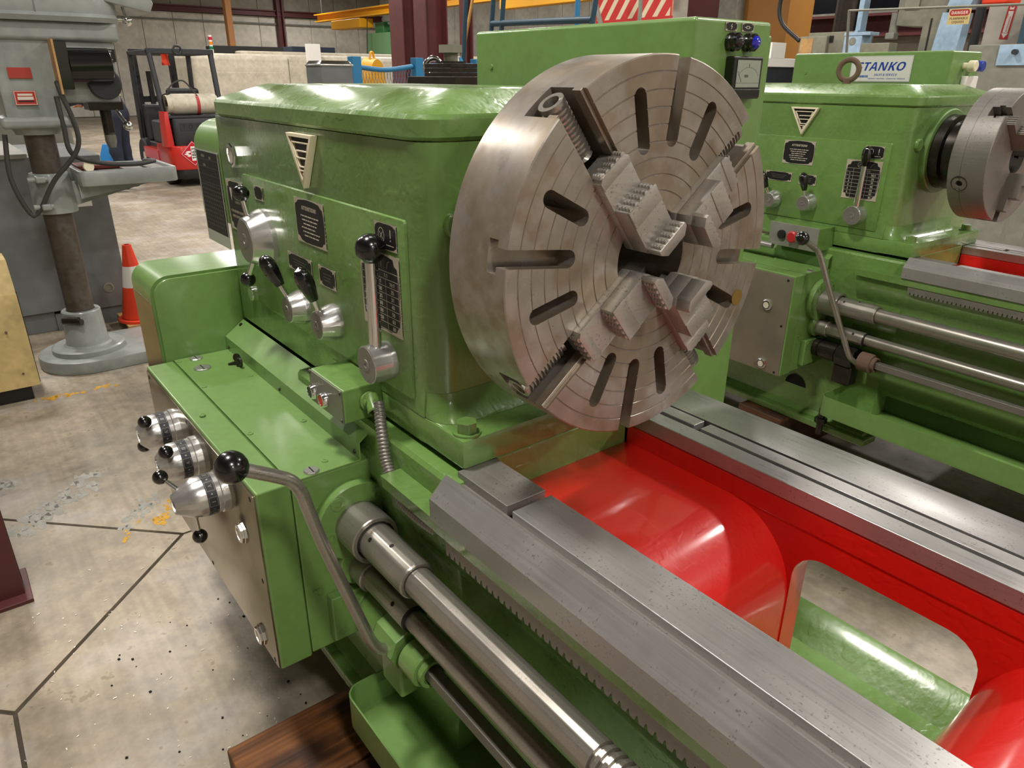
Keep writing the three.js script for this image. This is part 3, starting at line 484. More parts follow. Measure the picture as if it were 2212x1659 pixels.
  for (const [x, y] of [[-0.504, -0.5266], [-0.4914, -0.748]]) { const p = part(gb, 'sight_glass', rev([x, y, 0.4466], [0, 0, 1], [[0, 0], [0, 0.0205], [0.004, 0.0205], [0.005, 0.0185], [0.009, 0.0185], [0.0105, 0.0165], [0.0105, 0.0125], [0.0085, 0.0122], [0.0085, 0]], 8, 0.3), M.chrome); part(p, 'lens', rev([x, y, 0.4553], [0, 0, 1], [[0, 0], [0, 0.012], [0.0008, 0.012], [0.0012, 0]], 24), M.whiteDirty); }
  for (const y of [-0.4243, -0.5911, -0.7748 + 0.006]) for (const x of [-0.436, -0.80, -1.10]) part(gb, 'countersunk_hole', rev([x, y, 0.4467], [0, 0, 1], [[0, 0], [0, 0.005], [0.0003, 0.005], [0.0003, 0]], 12), M.void);
  part(gb, 'oil_nipple', [rev([-0.4128, -0.6434, 0.3573], [1, 0, 0], [[0, 0.0085], [0.003, 0.0085], [0.003, 0.006], [0.001, 0.0055], [0.001, 0]], 20), rod([-0.4128, -0.6375, 0.366], [-0.409, -0.6375, 0.366], 0.003)], M.greenFlat);
  part(gb, 'bracket', box(-0.4135, -0.391, -0.752, -0.655, 0.225, 0.345, 0.003), M.greenFlat);
  for (const y of [-0.6693, -0.7364]) part(gb, 'bracket_bolt', rev([-0.3912, y, 0.3284], [1, 0, 0], [[0, 0.009], [0.0015, 0.009], [0.0015, 0.0055], [-0.002, 0.005], [-0.002, 0]], 18), M.greenFlat);
  // screws and shafts along the front
  const LY = -0.516, LZ = 0.279, X0 = -0.4124;
  const ls = part(L, 'lead_screw', second ? [rod([-0.21, LY, LZ], [XE, LY, LZ], 0.0245, 0.0245, 40)] : (() => { const pr = [[0, 0], [0, 0.0245], [0.4145, 0.0245]]; for (let k = 0; k < 8; k++) { const s = 0.4145 + k * 0.012; pr.push([s, 0.0245], [s + 0.0008, 0.0205], [s + 0.0055, 0.0205], [s + 0.0063, 0.0245], [s + 0.0118, 0.0245]); } pr.push([2.6, 0.0245], [2.6, 0]); return [rev([-0.19, LY, LZ], [1, 0, 0], pr, 48, 0.4)]; })(), M.shaft, 'thick polished lead screw');
  part(ls, 'flange', [rev([X0 - 0.001, LY + 0.004, LZ], [1, 0, 0], [[0, 0], [0, 0.0762], [0.0195, 0.0762], [0.022, 0.0737], [0.022, 0]], 56, 0.4), rev([X0, -0.606, 0.277], [1, 0, 0], [[0, 0], [0, 0.043], [0.016, 0.043], [0.018, 0.041], [0.018, 0]], 40, 0.4)], M.greenFlat);
  for (const [y, z] of [[-0.4632, 0.314], [-0.4686, 0.237], [-0.5253, 0.334]]) part(ls, 'flange_bolt', capScrew([X0 + 0.0195, y, z], [1, 0, 0], 0.0132, 0.0035), M.greenFlat);
  part(ls, 'bushing', rev([X0 + 0.02, LY, LZ], [1, 0, 0], [[0, 0], [0, 0.0445], [0.066, 0.0445], [0.068, 0.0425], [0.068, 0.0365], [0.050, 0.0362], [0.050, 0]], 48, 0.4), M.shaft);
  part(ls, 'sleeve', rev([X0 + 0.06, LY, LZ], [1, 0, 0], [[0, 0], [0, 0.0325], [0.1635, 0.0325], [0.166, 0.030], [0.166, 0.0262], [0.163, 0.0258], [0.163, 0]], 48, 0.4), M.shaft);
  const pin = (x, a, r) => { const t = R(a), n = V(0, Math.sin(t), Math.cos(t)); return rev(V(x, LY, LZ).addScaledVector(n, r - 0.001), n, [[0, 0], [0, 0.0042], [0.0014, 0.0040], [0.0014, 0]], 16); };
  part(ls, 'shear_pin', [pin(-0.302, 47, 0.0325), pin(-0.255, 78, 0.0325)], M.blackSteel);
  const fr = part(L, 'feed_rod', [rod([-0.24, -0.612, 0.2755], [XE, -0.612, 0.2755], 0.0188, 0.0188, 36)], M.shaft, 'thinner smooth feed rod below the lead screw');
  part(fr, 'bushing', rev([X0 + 0.017, -0.612, 0.2755], [1, 0, 0], [[0, 0], [0, 0.030], [0.042, 0.030], [0.044, 0.028], [0.044, 0.024], [0.03, 0.0238], [0.03, 0]], 40, 0.4), M.shaft);
  part(fr, 'sleeve', rev([X0 + 0.03, -0.612, 0.2755], [1, 0, 0], [[0, 0], [0, 0.0238], [0.166, 0.0238], [0.168, 0.0225], [0.168, 0.0192], [0.172, 0.0192]], 40, 0.4), M.shaft);
  part(fr, 'seal_ring', rod([-0.2155, -0.612, 0.2755], [-0.2105, -0.612, 0.2755], 0.0236, 0.0236, 36), M.black);
  { const t = R(40), n = V(0, Math.sin(t), Math.cos(t)); part(fr, 'pin_hole', rev(V(-0.252, -0.612, 0.2755).addScaledVector(n, 0.0234), n, [[0, 0], [0, 0.0042], [0.0009, 0.0042], [0.0009, 0]], 16), M.void); }
  const cs = part(L, 'control_shaft', box(-0.2, XE, -0.700, -0.678, 0.2645, 0.2865, 0.0012), M.steelDark, 'square control shaft lowest of the three shafts');
  const KM = second ? M.blackSteel : M.greenFlat;
  part(cs, 'bearing_collar', rev([-0.40, -0.689, 0.2755], [1, 0, 0], [[0, 0], [0, 0.033], [0.028, 0.033], [0.03, 0.029], [0.036, 0.029], [0.038, 0.034], [0.098, 0.034], [0.10, 0.031], [0.10, 0]], 36, 0.4), KM);
  part(cs, 'clutch_block', [rev([-0.296, -0.689, 0.2755], [1, 0, 0], [[0, 0], [0, 0.041], [0.064, 0.041], [0.066, 0.039], [0.066, 0]], 8, 0.3)], KM);
  part(cs, 'end_collar', rev([-0.215, -0.689, 0.2755], [1, 0, 0], [[0, 0], [0, 0.034], [0.042, 0.034], [0.045, 0.031], [0.045, 0.0255], [0.058, 0.0255], [0.058, 0.0195], [0.046, 0.019], [0.046, 0]], 36, 0.4), second ? M.rust : KM);
  part(cs, 'stub', box(-0.30, -0.23, -0.79, -0.72, 0.25, 0.3, 0.006), KM);
  const LX = -0.252, lean = p => second ? p.map(([x, y, z]) => [x + 0.035 - 0.15 * clamp((y + 0.70) / 0.44), y, z]) : p, lev = part(L, 'control_lever', tube(lean([[LX, -0.2595, 0.51], [LX, -0.275, 0.484], [LX, -0.2915, 0.4565], [LX, -0.306, 0.437], [LX, -0.329, 0.4245], [LX, -0.36, 0.4175], [LX, -0.432, 0.4005], [LX, -0.554, 0.3665], [LX, -0.62, 0.3475], [LX, -0.650, 0.3385], [LX, -0.672, 0.3275], [LX, -0.686, 0.311], [LX, -0.7015, 0.2875]]), 0.0098, 80, 16), M.shaft, 'cranked steel spindle control lever');
  part(lev, 'ball_knob', ball(lean([[LX, -0.2575, 0.5135]])[0], 0.0228, 36), M.bakelite);
  // headstock controls
  for (const [n, ...a] of second ? [] : [['speed_chart', -1.098, -0.9895, -0.105, 0.007, 0.2072, TX.speed], ['small_plate', -0.9035, -0.8565, -0.0145, 0.0135, 0.212, TX.small]]) plate(L, n, ...a);
  plate(L, 'attention_plate', -0.692, -0.5655, -0.065, 0.0168, 0.212, TX.attention); plate(L, 'small_plate', -0.755, -0.642, -0.130, -0.097, 0.212, TX.small2); plate(L, 'small_plate', -0.61, -0.541, -0.133, -0.0965, 0.212, TX.small3);
  plate(L, 'warning_plate', -0.3785, -0.3115, -0.0225, 0.018, 0.212, TX.warn); plate(L, 'speed_table', -0.436, -0.3088, -0.1588, -0.030, 0.212, TX.table);
  emblem(L);
  const sg = part(L, 'sight_glass', rev([-1.029, 0.0627, 0.2072], [0, 0, 1], [[0, 0], [0, 0.0265], [0.004, 0.0265], [0.006, 0.023], [0.006, 0.0185], [0.003, 0.018], [0.003, 0]], 8, 0.3), M.chrome, 'octagonal oil sight glass'); part(sg, 'lens', rev([-1.029, 0.0627, 0.2100], [0, 0, 1], [[0, 0], [0, 0.018], [0.001, 0.018], [0.0015, 0]], 24), M.whiteDirty);
  if (!second) part(L, 'oil_plug', rev([-1.022, -0.247, 0.207], [0, 0, 1], [[0, 0], [0, 0.017], [0.005, 0.017], [0.0065, 0.015], [0.0065, 0]], 24), M.chrome);
  const h1 = knobLever(L, 'speed_selector', -0.8646, -0.0903, 0.212, 0.259, 0.0605, 0.0455, -0.883, 0.002, 0.2475, false, 0.0165, 0.0062, 'conical aluminium speed selector with two ball handles');
  part(h1, 'handle', rod([-0.873, -0.125, 0.238], [-0.900, -0.178, 0.251], 0.0062), M.chrome); part(h1, 'ball_knob', ball([-0.901, -0.180, 0.252], 0.0162), M.bakelite);
  knobLever(L, 'shift_lever', -0.7055, -0.2005, 0.212, 0.2465, 0.0345, 0.026, -0.727, -0.131, 0.2575, true, 0.0158, 0.0055, 'small shift lever with pear-shaped black knob');
  knobLever(L, 'shift_lever', -0.557, -0.1935, 0.212, 0.2505, 0.0345, 0.026, -0.558, -0.121, 0.2588, true, 0.0158, 0.0055, 'small shift lever with pear-shaped black knob');
  knobLever(L, 'drive_lever', -0.362, -0.2085, 0.212, 0.2535, 0.0325, 0.0318, -0.3585, -0.0205, 0.2335, second, second ? 0.0165 : 0.0235, 0.0105, 'long upright lever with round black knob on a drum hub');
  // push-button box
  if (!second) {
    const pb = part(L, 'push_button_box', box(-0.535, -0.404, -0.3245, -0.2612, 0.200, 0.2815, 0.004), G, 'green push-button box under the headstock');
    part(pb, 'front_plate', box(-0.5345, -0.4045, -0.3235, -0.2622, 0.2815, 0.2835, 0.0008), M.steelDark);
    for (const [x, m, l] of [[-0.519, std({ color: 0x1d2420, roughness: 0.4 }), 'black start button'], [-0.4725, std({ color: 0xdf2b13, roughness: 0.45 }), 'red stop button']]) { const b = part(pb, 'button_bezel', rev([x, -0.3005, 0.2834], [0, 0, 1], [[0, 0], [0, 0.0150], [0.003, 0.0150], [0.009, 0.0125], [0.0095, 0.0105], [0.0075, 0.0102], [0.0075, 0]], 28, 0.4), M.chrome); part(b, 'button', rev([x, -0.3005, 0.2904], [0, 0, 1], [[0, 0], [0, 0.0101], [0.0012, 0.0098], [0.0016, 0]], 24), m, l); }
    for (const [x, y] of [[-0.5305, -0.2675], [-0.4090, -0.2675], [-0.5305, -0.3185], [-0.4090, -0.3185]]) part(pb, 'screw', rev([x, y, 0.2834], [0, 0, 1], [[0, 0.0035], [0.0012, 0.003], [0.0012, 0]], 12), M.blackSteel);
    part(pb, 'conduit_fitting', [rev([-0.404, -0.290, 0.236], [1, 0, 0], [[0, 0], [0, 0.0165], [0.008, 0.0165], [0.009, 0.013], [0.018, 0.013]], 24), rev([-0.388, -0.288, 0.235], [0.5, -0.42, 0.1], [[-0.012, 0], [-0.012, 0.0122], [0.016, 0.0125], [0.018, 0.0135], [0.020, 0.0115], [0.010, 0.0105], [0.010, 0]], 24)], M.green);
    part(L, 'conduit', corrugated([[-0.376, -0.286, 0.2305], [-0.362, -0.300, 0.236], [-0.3445, -0.3252, 0.2435], [-0.3175, -0.3742, 0.2515], [-0.265, -0.410, 0.258], [-0.203, -0.4175, 0.2575], [-0.168, -0.4225, 0.250]], 0.0078, 44, 0.0022), M.steelDark, 'flexible ribbed metal conduit');
  } else {
    const pb = part(L, 'push_button_box', box(-0.64, -0.44, -0.345, -0.262, 0.200, 0.300, 0.004), G);
    part(pb, 'front_plate', box(-0.64, -0.44, -0.345, -0.262, 0.300, 0.303, 0.001), M.machGrey);
    part(pb, 'button', rev([-0.585, -0.303, 0.303], [0, 0, 1], [[0, 0], [0, 0.016], [0.008, 0.016], [0.010, 0]], 24), M.black); part(pb, 'emergency_stop', rev([-0.532, -0.303, 0.303], [0, 0, 1], [[0, 0], [0, 0.012], [0.012, 0.012], [0.012, 0.021], [0.020, 0.021], [0.024, 0.016], [0.024, 0]], 28, 0.5), std({ color: 0xb0242a, roughness: 0.4 }));
    part(L, 'eye_bolt', [nz(new THREE.TorusGeometry(0.034, 0.0095, 14, 32).rotateY(0.3).translate(-0.60, 0.252, 0.03)), rod([-0.60, 0.2, 0.03], [-0.60, 0.222, 0.03], 0.014)], M.rust, 'rusty lifting eye bolt');
    part(L, 'carriage_rod', rod([-1.1, -0.352, 0.30], [-0.62, -0.352, 0.30], 0.011), M.steel);
  }
  if (!second) { const ys = -0.4785; selector(L, -0.894, ys + 0.009, 0.4468, 0.524, 0.055, 50); selector(L, -0.742, ys + 0.006, 0.4468, 0.524, 0.062, 46); selector(L, -0.590, ys, 0.4468, 0.536, 0.072, 96, [[-0.63, -0.439, 0.541], [-0.575, -0.549, 0.5056]]); }
  // trays
  const tx = second ? 0.055 : 0, tr = rrect(-0.352 + tx, XE, 0.15, 0.357, [0.004, 0.004, 0.03, 0.03]), ti = rrect(-0.349 + tx, XE - 0.003, 0.15, 0.354, [0.004, 0.004, 0.027, 0.027]);
  const dt = part(L, 'drip_tray', [exY(tr, -0.90, -0.83, 0, [[...ti].reverse()]), exY(tr, -0.903, -0.899)], M.greenFlat, 'long green drip tray below the shafts');
  part(L, 'chip_tray', [box(-0.16, XE, -0.985, -0.98, -0.60, 0.14, 0), exX([[-0.985, -0.60], [-0.98, -0.60], [-0.955, -0.632], [-0.925, -0.665], [-0.922, -0.672], [-0.932, -0.672], [-0.962, -0.636]], -0.16, XE)], M.green, 'green chip tray seen through the bed opening');
  // spindle and chuck
  part(L, 'spindle_nose', [rev([-0.2365, 0, 0], [1, 0, 0], [[0, 0], [0, 0.135], [0.018, 0.135], [0.021, 0.132], [0.021, 0.118]], 56, 0.4)], M.greenFlat);
  part(L, 'spindle_flange', rev([-0.2155, 0, 0], [1, 0, 0], [[0, 0.04], [0, 0.117], [0.03, 0.117], [0.032, 0.10], [0.06, 0.098], [0.0995, 0.098], [0.0995, 0.04]], 56, 0.4), M.blackSteel);
  second ? threeJaw(L) : fourJaw(L);
  // electrical cabinet behind the headstock
  const cx = second ? -0.165 : 0, eb = part(L, 'electrical_cabinet', [box(-0.966 + cx, -0.289 + cx, -0.62, 0.3235, -0.632, -0.400, 0.008), box(-0.95 + cx, -0.305 + cx, -0.60, 0.302, -0.662, -0.630, 0.006)], M.greenFlat, 'green electrical cabinet behind the headstock');
  part(eb, 'cabinet_bolt', rev([-0.9 + cx, 0.245, -0.4], [0, 0, 1], [[0, 0.006], [0.003, 0.005], [0.003, 0]], 12), M.greenFlat);
  if (!second) {
    plateX(eb, 'symbol_plate', -0.484, -0.519, 0.3035, 0.3185, -0.289, TX.flash); plateX(eb, 'symbol_plate', -0.5335, -0.5705, 0.3035, 0.3185, -0.289, TX.coil);
    for (const [z, m, l] of [[-0.5035, M.bakelite, 'black indicator lamp'], [-0.5545, phys({ color: 0x1a22b0, roughness: 0.12, clearcoat: 1 }), 'blue indicator lamp']]) { const k = part(eb, 'indicator_lamp', rev([-0.289, 0.285, z], [1, 0, 0], [[0, 0], [0, 0.0165], [0.008, 0.0170], [0.010, 0.0150], [0.018, 0.0160], [0.021, 0.0135], [0.021, 0]], 20, 0.3), M.bakelite, l); part(k, 'lamp_cap', rev([-0.2685, 0.285, z], [1, 0, 0], [[0, 0], [0, 0.0115], [0.004, 0.0105], [0.0075, 0.006], [0.0085, 0]], 24, 1.2), m); }
    const mt = part(eb, 'panel_meter', [box(-0.289, -0.268, 0.1855, 0.2605, -0.5865, -0.4965, 0.003)], M.bakelite, 'square black panel meter with white dial');
    plateX(mt, 'dial', -0.5065, -0.5790, 0.2065, 0.2540, -0.2682, TX.meter, 0.0008); part(mt, 'window', box(-0.2672, -0.2665, 0.2050, 0.2555, -0.5805, -0.5050, 0), M.glass);
    part(mt, 'meter_base', box(-0.268, -0.2655, 0.188, 0.203, -0.583, -0.5, 0.001), M.bakelite);
  } else {
    for (const [z, m] of [[-0.50, M.cream], [-0.56, std({ color: 0x2a3f9a, roughness: 0.3 })]]) part(eb, 'indicator_lamp', rev([-0.289 + cx, 0.27, z], [1, 0, 0], [[0, 0.012], [0.02, 0.012], [0.022, 0.02], [0.045, 0.02], [0.047, 0.017], [0.047, 0]], 22, 0.4), m);
    part(eb, 'panel_meter', box(-0.289 + cx, -0.27 + cx, 0.10, 0.235, -0.60, -0.50, 0.003), M.white);
    plate(eb, 'maker_sign', -0.853, -0.5985, 0.213, 0.309, -0.3995, TX.stanko, 0.002);
  }
  OFF = V(0, 0, 0);
  return L;
}
makeLathe(false);
makeLathe(true);
// ---------------------------------------------------------------- hall
{
  const X0 = -30, X1 = 9, Z0 = -16, Z1 = 9, HH = 6.4, cx = -1.6, cz = 0.88, d = 0.512, j = 0.005;
  const fl = struct('floor', box(X0 - 0.3, X1 + 0.3, -0.4, -0.008, Z0 - 0.3, Z1 + 0.3, 0), M.joint, 'concrete floor with sawn joints');
  const slab = p => { const m = part(fl, 'slab', exY(p, -0.06, 0), M.concrete); return m; };
  slab([[cx, cz - d], [cx + d, cz], [cx, cz + d], [cx - d, cz]]);                                   // diamond around the column
  const e = j * 2.4;
  slab([[X0, Z0], [cx - j, Z0], [cx - j, cz - d - e], [cx - d - e, cz - j], [X0, cz - j]]);
  slab([[cx + j, Z0], [X1, Z0], [X1, cz - j], [cx + d + e, cz - j], [cx + j, cz - d - e]]);
  slab([[cx + d + e, cz + j], [X1, cz + j], [X1, Z1], [cx + j, Z1], [cx + j, cz + d + e]]);
  slab([[X0, cz + j], [cx - d - e, cz + j], [cx - j, cz + d + e], [cx - j, Z1], [X0, Z1]]);
  // worn paint left on the slabs
  const blotch = (name, m, list) => { const g = []; for (const [x, z, rx, rz, n, dirx, dirz] of list) for (let k = 0; k < n; k++) { const t = rr(-1, 1), u = rr(-1, 1), q = x + dirx * t + rx * u * 0.6, w = z + dirz * t + rz * rr(-1, 1) * 0.6, pts = [], a0 = rr(0, 6), s = rr(0.25, 1); for (let i = 0; i < 9; i++) { const a = a0 + i / 9 * 6.283, r = rr(0.5, 1) * s; pts.push([q + rx * 0.42 * r * Math.cos(a), w + rz * 0.42 * r * Math.sin(a)]); } g.push(exY(pts, -0.002, 0.0004 + 0.00005 * (k % 4))); } const o = part(fl, name, g, m); o.userData.kind = 'stuff'; return o; };
  blotch('white_paint_mark', std({ color: 0xa8a8a2, roughness: 0.8, map: again(T.grime, 0.1) }), [[-2.25, 0.86, 0.09, 0.07, 60, 0.1, 0.08], [-2.05, 0.66, 0.10, 0.055, 90, 0.13, 0.13], [-1.83, 0.44, 0.06, 0.035, 45, 0.07, 0.07], [-1.98, 0.78, 0.05, 0.03, 30, 0.11, 0.1]]);
  blotch('yellow_paint_mark', std({ color: 0xd8a531, roughness: 0.8, map: again(T.grime, 0.1) }), [[-1.78, 0.36, 0.045, 0.03, 34, 0.05, 0.05], [-1.72, 0.5, 0.03, 0.02, 8, 0.05, 0.04], [-3.11, 0.42, 0.045, 0.04, 55, 0.0, 0.17]]);
  const chips = []; for (let k = 0; k < 150; k++) { const x = rr(-1.6, -0.35), z = rr(0.35, 0.95), s = rr(0.0010, 0.0026), a = rr(0, 6); chips.push(box(-s * rr(1, 3), s, 0, s * 0.5, -s * 0.5, s * 0.5, 0).rotateY(a).translate(x, 0.0004, z)); }
  const ch = part(fl, 'metal_swarf', chips, std({ color: 0xc9c4b8, metalness: 0.6, roughness: 0.4 })); ch.userData.kind = 'stuff';
  const dk = []; for (let k = 0; k < 46; k++) { const x = rr(-1.2, -0.35), z = rr(0.3, 0.7), s = rr(0.0012, 0.0032); dk.push(box(-s, s, 0, s, -s, s * 0.8, 0).rotateY(rr(0, 6)).translate(x, 0, z)); }
  const dm = part(fl, 'debris', dk, M.void); dm.userData.kind = 'stuff';
  struct('ceiling', box(X0 - 0.3, X1 + 0.3, HH, HH + 0.2, Z0 - 0.3, Z1 + 0.3, 0), M.ceiling, 'hall roof');
  const wl = struct('wall_left', box(X0 - 0.3, X0, 0, HH, Z0 - 0.3, Z1 + 0.3, 0), M.wallGrey, 'far end wall of white panels');
  for (let z = Z0 + 0.02; z < -3.5; z += 1.055) { part(wl, 'panel', box(X0, X0 + 0.06, 0.02, 3.5, z, z + 1.04, 0.012), M.wallWhite); part(wl, 'panel', box(X0, X0 + 0.06, 3.74, HH, z, z + 1.04, 0.012), M.wallGrey); }
  part(wl, 'girt', [box(X0 + 0.06, X0 + 0.26, 3.52, 3.56, Z0, Z1, 0), box(X0 + 0.06, X0 + 0.26, 3.69, 3.73, Z0, Z1, 0), box(X0 + 0.15, X0 + 0.17, 3.52, 3.73, Z0, Z1, 0)], M.maroon);
  part(wl, 'pipe', rod([X0 + 0.14, 3.25, Z0], [X0 + 0.14, 3.25, -5], 0.03), M.machGrey);
  part(wl, 'column', [box(X0 + 0.06, X0 + 0.36, 0, HH, -11.62, -11.56, 0), box(X0 + 0.06, X0 + 0.36, 0, HH, -11.42, -11.36, 0), box(X0 + 0.18, X0 + 0.22, 0, HH, -11.56, -11.42, 0)], M.maroon);
  const wb = struct('wall_back', box(X0 - 0.3, X1 + 0.3, 0, HH, Z0 - 0.3, Z0, 0), M.wallWhite, 'long white back wall');
  for (let x = -29; x < 4; x += 1.2) part(wb, 'panel', box(x, x + 1.18, 0.02, HH - 0.05, Z0, Z0 + 0.05, 0.01), M.wallWhite);
  struct('wall_right', box(X1, X1 + 0.3, 0, HH, Z0 - 0.3, Z1 + 0.3, 0), M.wallWhite, 'hall wall to the right of the view');
  struct('wall_front', box(X0 - 0.3, X1 + 0.3, 0, HH, Z1, Z1 + 0.3, 0), M.wallWhite, 'hall wall behind the viewer');
}
// office built into the hall at the back right: windows over a maroon beam
{
  const zf = -12, o = struct('wall_office', box(-12.2, -1.5, 0, 4.6, zf - 0.2, zf, 0), M.wallGrey, 'grey partition wall with dark windows above a maroon beam');
  part(o, 'beam', [box(-12.2, -1.5, 2.32, 2.36, zf, zf + 0.3, 0), box(-12.2, -1.5, 2.02, 2.06, zf, zf + 0.3, 0), box(-12.2, -1.5, 2.02, 2.36, zf + 0.02, zf + 0.08, 0)], M.maroon);
  let n = 0;
  for (const [a, b] of [[-8.0, -7.42], [-7.38, -6.55], [-6.4, -5.7], [-5.5, -5.0], [-4.96, -4.3]]) { const w = struct('window_' + (++n), [box(a - 0.05, b + 0.05, 2.36, 2.41, zf, zf + 0.06, 0), box(a - 0.05, b + 0.05, 2.92, 2.97, zf, zf + 0.06, 0), box(a - 0.05, a, 2.36, 2.97, zf, zf + 0.06, 0), box(b, b + 0.05, 2.36, 2.97, zf, zf + 0.06, 0)], M.machGrey, 'dark window in the grey partition wall'); part(w, 'pane', box(a, b, 2.41, 2.92, zf + 0.01, zf + 0.025, 0), M.darkGlass); }
}
// high bay lamps
function lamp(x, z, label, group) {
  const t = thing('high_bay_lamp', label, 'lamp', [x, 0, z], 0, group);
  part(t, 'housing', rev([0, LAMP_H + 0.01, 0], [0, 1, 0], [[0, 0], [0, LAMP_SIZE * 0.52], [0.05, LAMP_SIZE * 0.54], [0.12, LAMP_SIZE * 0.35], [0.3, 0.1], [0.42, 0.09], [0.42, 0]], 28, 0.5), M.gunmetal);
  part(t, 'suspension', rod([0, LAMP_H + 0.42, 0], [0, 6.41, 0], 0.006), M.gunmetal);
  part(t, 'diffuser', rev([0, LAMP_H, 0], [0, 1, 0], [[0, 0], [0, LAMP_SIZE * 0.5], [0.012, LAMP_SIZE * 0.5], [0.012, 0]], 28), std({ color: 0xffffff, emissive: LAMP_COLOR, emissiveIntensity: 6 }));
  const l = new THREE.RectAreaLight(LAMP_COLOR, LAMP_POWER, LAMP_SIZE * 0.88, LAMP_SIZE * 0.88);
  l.position.set(0, LAMP_H - 0.02, 0); l.rotation.x = -Math.PI / 2; t.add(l);
}
for (const [x, z] of [[-25.2, -9.6], [-20.8, -9.6], [-16.6, -9.6], [-12.2, -9.6], [-7.95, -9.6], [-3.7, -9.6], [0.6, -9.6], [5.0, -9.6], [-20.8, -4.2], [-16.6, -4.2], [-12.2, -4.2], [-7.95, -4.2], [-3.7, -4.2], [0.6, -4.2], [5.0, -4.2], [-18.4, 0.9], [-14.1, 0.9], [-9.7, 0.9], [-5.4, 0.9], [-1.1, 0.9], [3.2, 0.9], [7.2, 0.9]]) x === -25.2 ? lamp(-26.7, -11.6, 'distant glowing high bay lamp at the top edge above the white end wall', 'hall lamps in view') : lamp(x, z, 'round high bay lamp hanging in rows from the hall roof', 'high bay lamps under the roof');

// building column at the left edge, H section
{ const t = thing('steel_column', 'red-brown steel column cut off by the left edge, standing on the floor', 'column', [-1.6, 0, 0.88]); part(t, 'flange', box(0.035, 0.05, 0.0, 6.4, -0.075, 0.075, 0.002), M.maroon); part(t, 'flange', box(-0.05, -0.035, 0, 6.4, -0.075, 0.075, 0.002), M.maroon); part(t, 'web', box(-0.035, 0.035, 0, 6.4, -0.006, 0.006, 0), M.maroon); part(t, 'base_plate', box(-0.09, 0.09, 0, 0.012, -0.09, 0.09, 0.002), M.maroon); }
for (const [x, z, w, d, l] of [[-10.7, -5.95, 0.42, 0.40, 'wide maroon steel column behind the blue mesh guard'], [-9.98, -5.95, 0.34, 0.4, 'second maroon steel column right of the wide one']]) { const t = thing('steel_column', l, 'column', [x, 0, z]); part(t, 'flange', box(-w / 2, w / 2, 0, 6.4, d / 2 - 0.02, d / 2, 0), M.maroon); part(t, 'flange', box(-w / 2, w / 2, 0, 6.4, -d / 2, -d / 2 + 0.02, 0), M.maroon); part(t, 'web', box(-0.01, 0.01, 0, 6.4, -d / 2 + 0.02, d / 2 - 0.02, 0), M.maroon); }
{ const t = thing('steel_post', 'thin maroon steel post left of the dark blue ladder', 'post', [-9.09, 0, -6]); part(t, 'flange', [box(-0.08, 0.08, 0, 6.4, 0.05, 0.065, 0), box(-0.08, 0.08, 0, 6.4, -0.065, -0.05, 0)], M.maroon); part(t, 'web', box(-0.006, 0.006, 0, 6.4, -0.05, 0.05, 0), M.maroon); }
single('orange_post', 'thin orange-brown post in front of the white end wall', 'post', [box(-0.13, 0.13, 0, 6.3, -0.09, 0.09, 0.01)], std({ color: 0xb07a48, roughness: 0.6 }), [-24.5, 0, -7.72]);

// timbers under the lathe
for (const [x0, x1, l, g] of [[-0.515, -0.335, 'oil-stained timber beam under the lathe, at the bottom edge', M.timber], [-0.33, -0.155, 'darker timber beam lying beside the stained one under the drip tray', M.timberOld]]) { const m = single('timber_beam', l, 'timber', box(x0, x1, 0, 0.17, -0.36, 0.545, 0.006), g); const U = m.geometry.attributes.uv; for (let i = 0; i < U.count; i++) { const a = U.getX(i); U.setXY(i, U.getY(i), a); } }
for (const [x, l] of [[-1.14, 'timber beam under the hidden end of the front lathe']]) single('timber_beam', l, 'timber', box(x - 0.08, x + 0.08, 0, 0.17, -0.36, 0.3, 0.006), M.timberOld);
single('timber_beam', 'timber beam under the tailstock end of the front lathe', 'timber', box(1.8, 2.3, 0, 0.17, -0.36, 0.35, 0.006), M.timberOld);
for (const [x, l] of [[-1.2, 'timber beam under the headstock end of the rear lathe'], [-0.55, 'timber beam below the push buttons of the rear lathe'], [1.75, 'timber beam under the tailstock end of the rear lathe']]) single('timber_beam', l, 'timber', box(x - 0.1, x + 0.1, 0, 0.17, -0.33, 0.33, 0.006), M.timberOld, [-0.2434, 0, -1.9562], -0.0445);

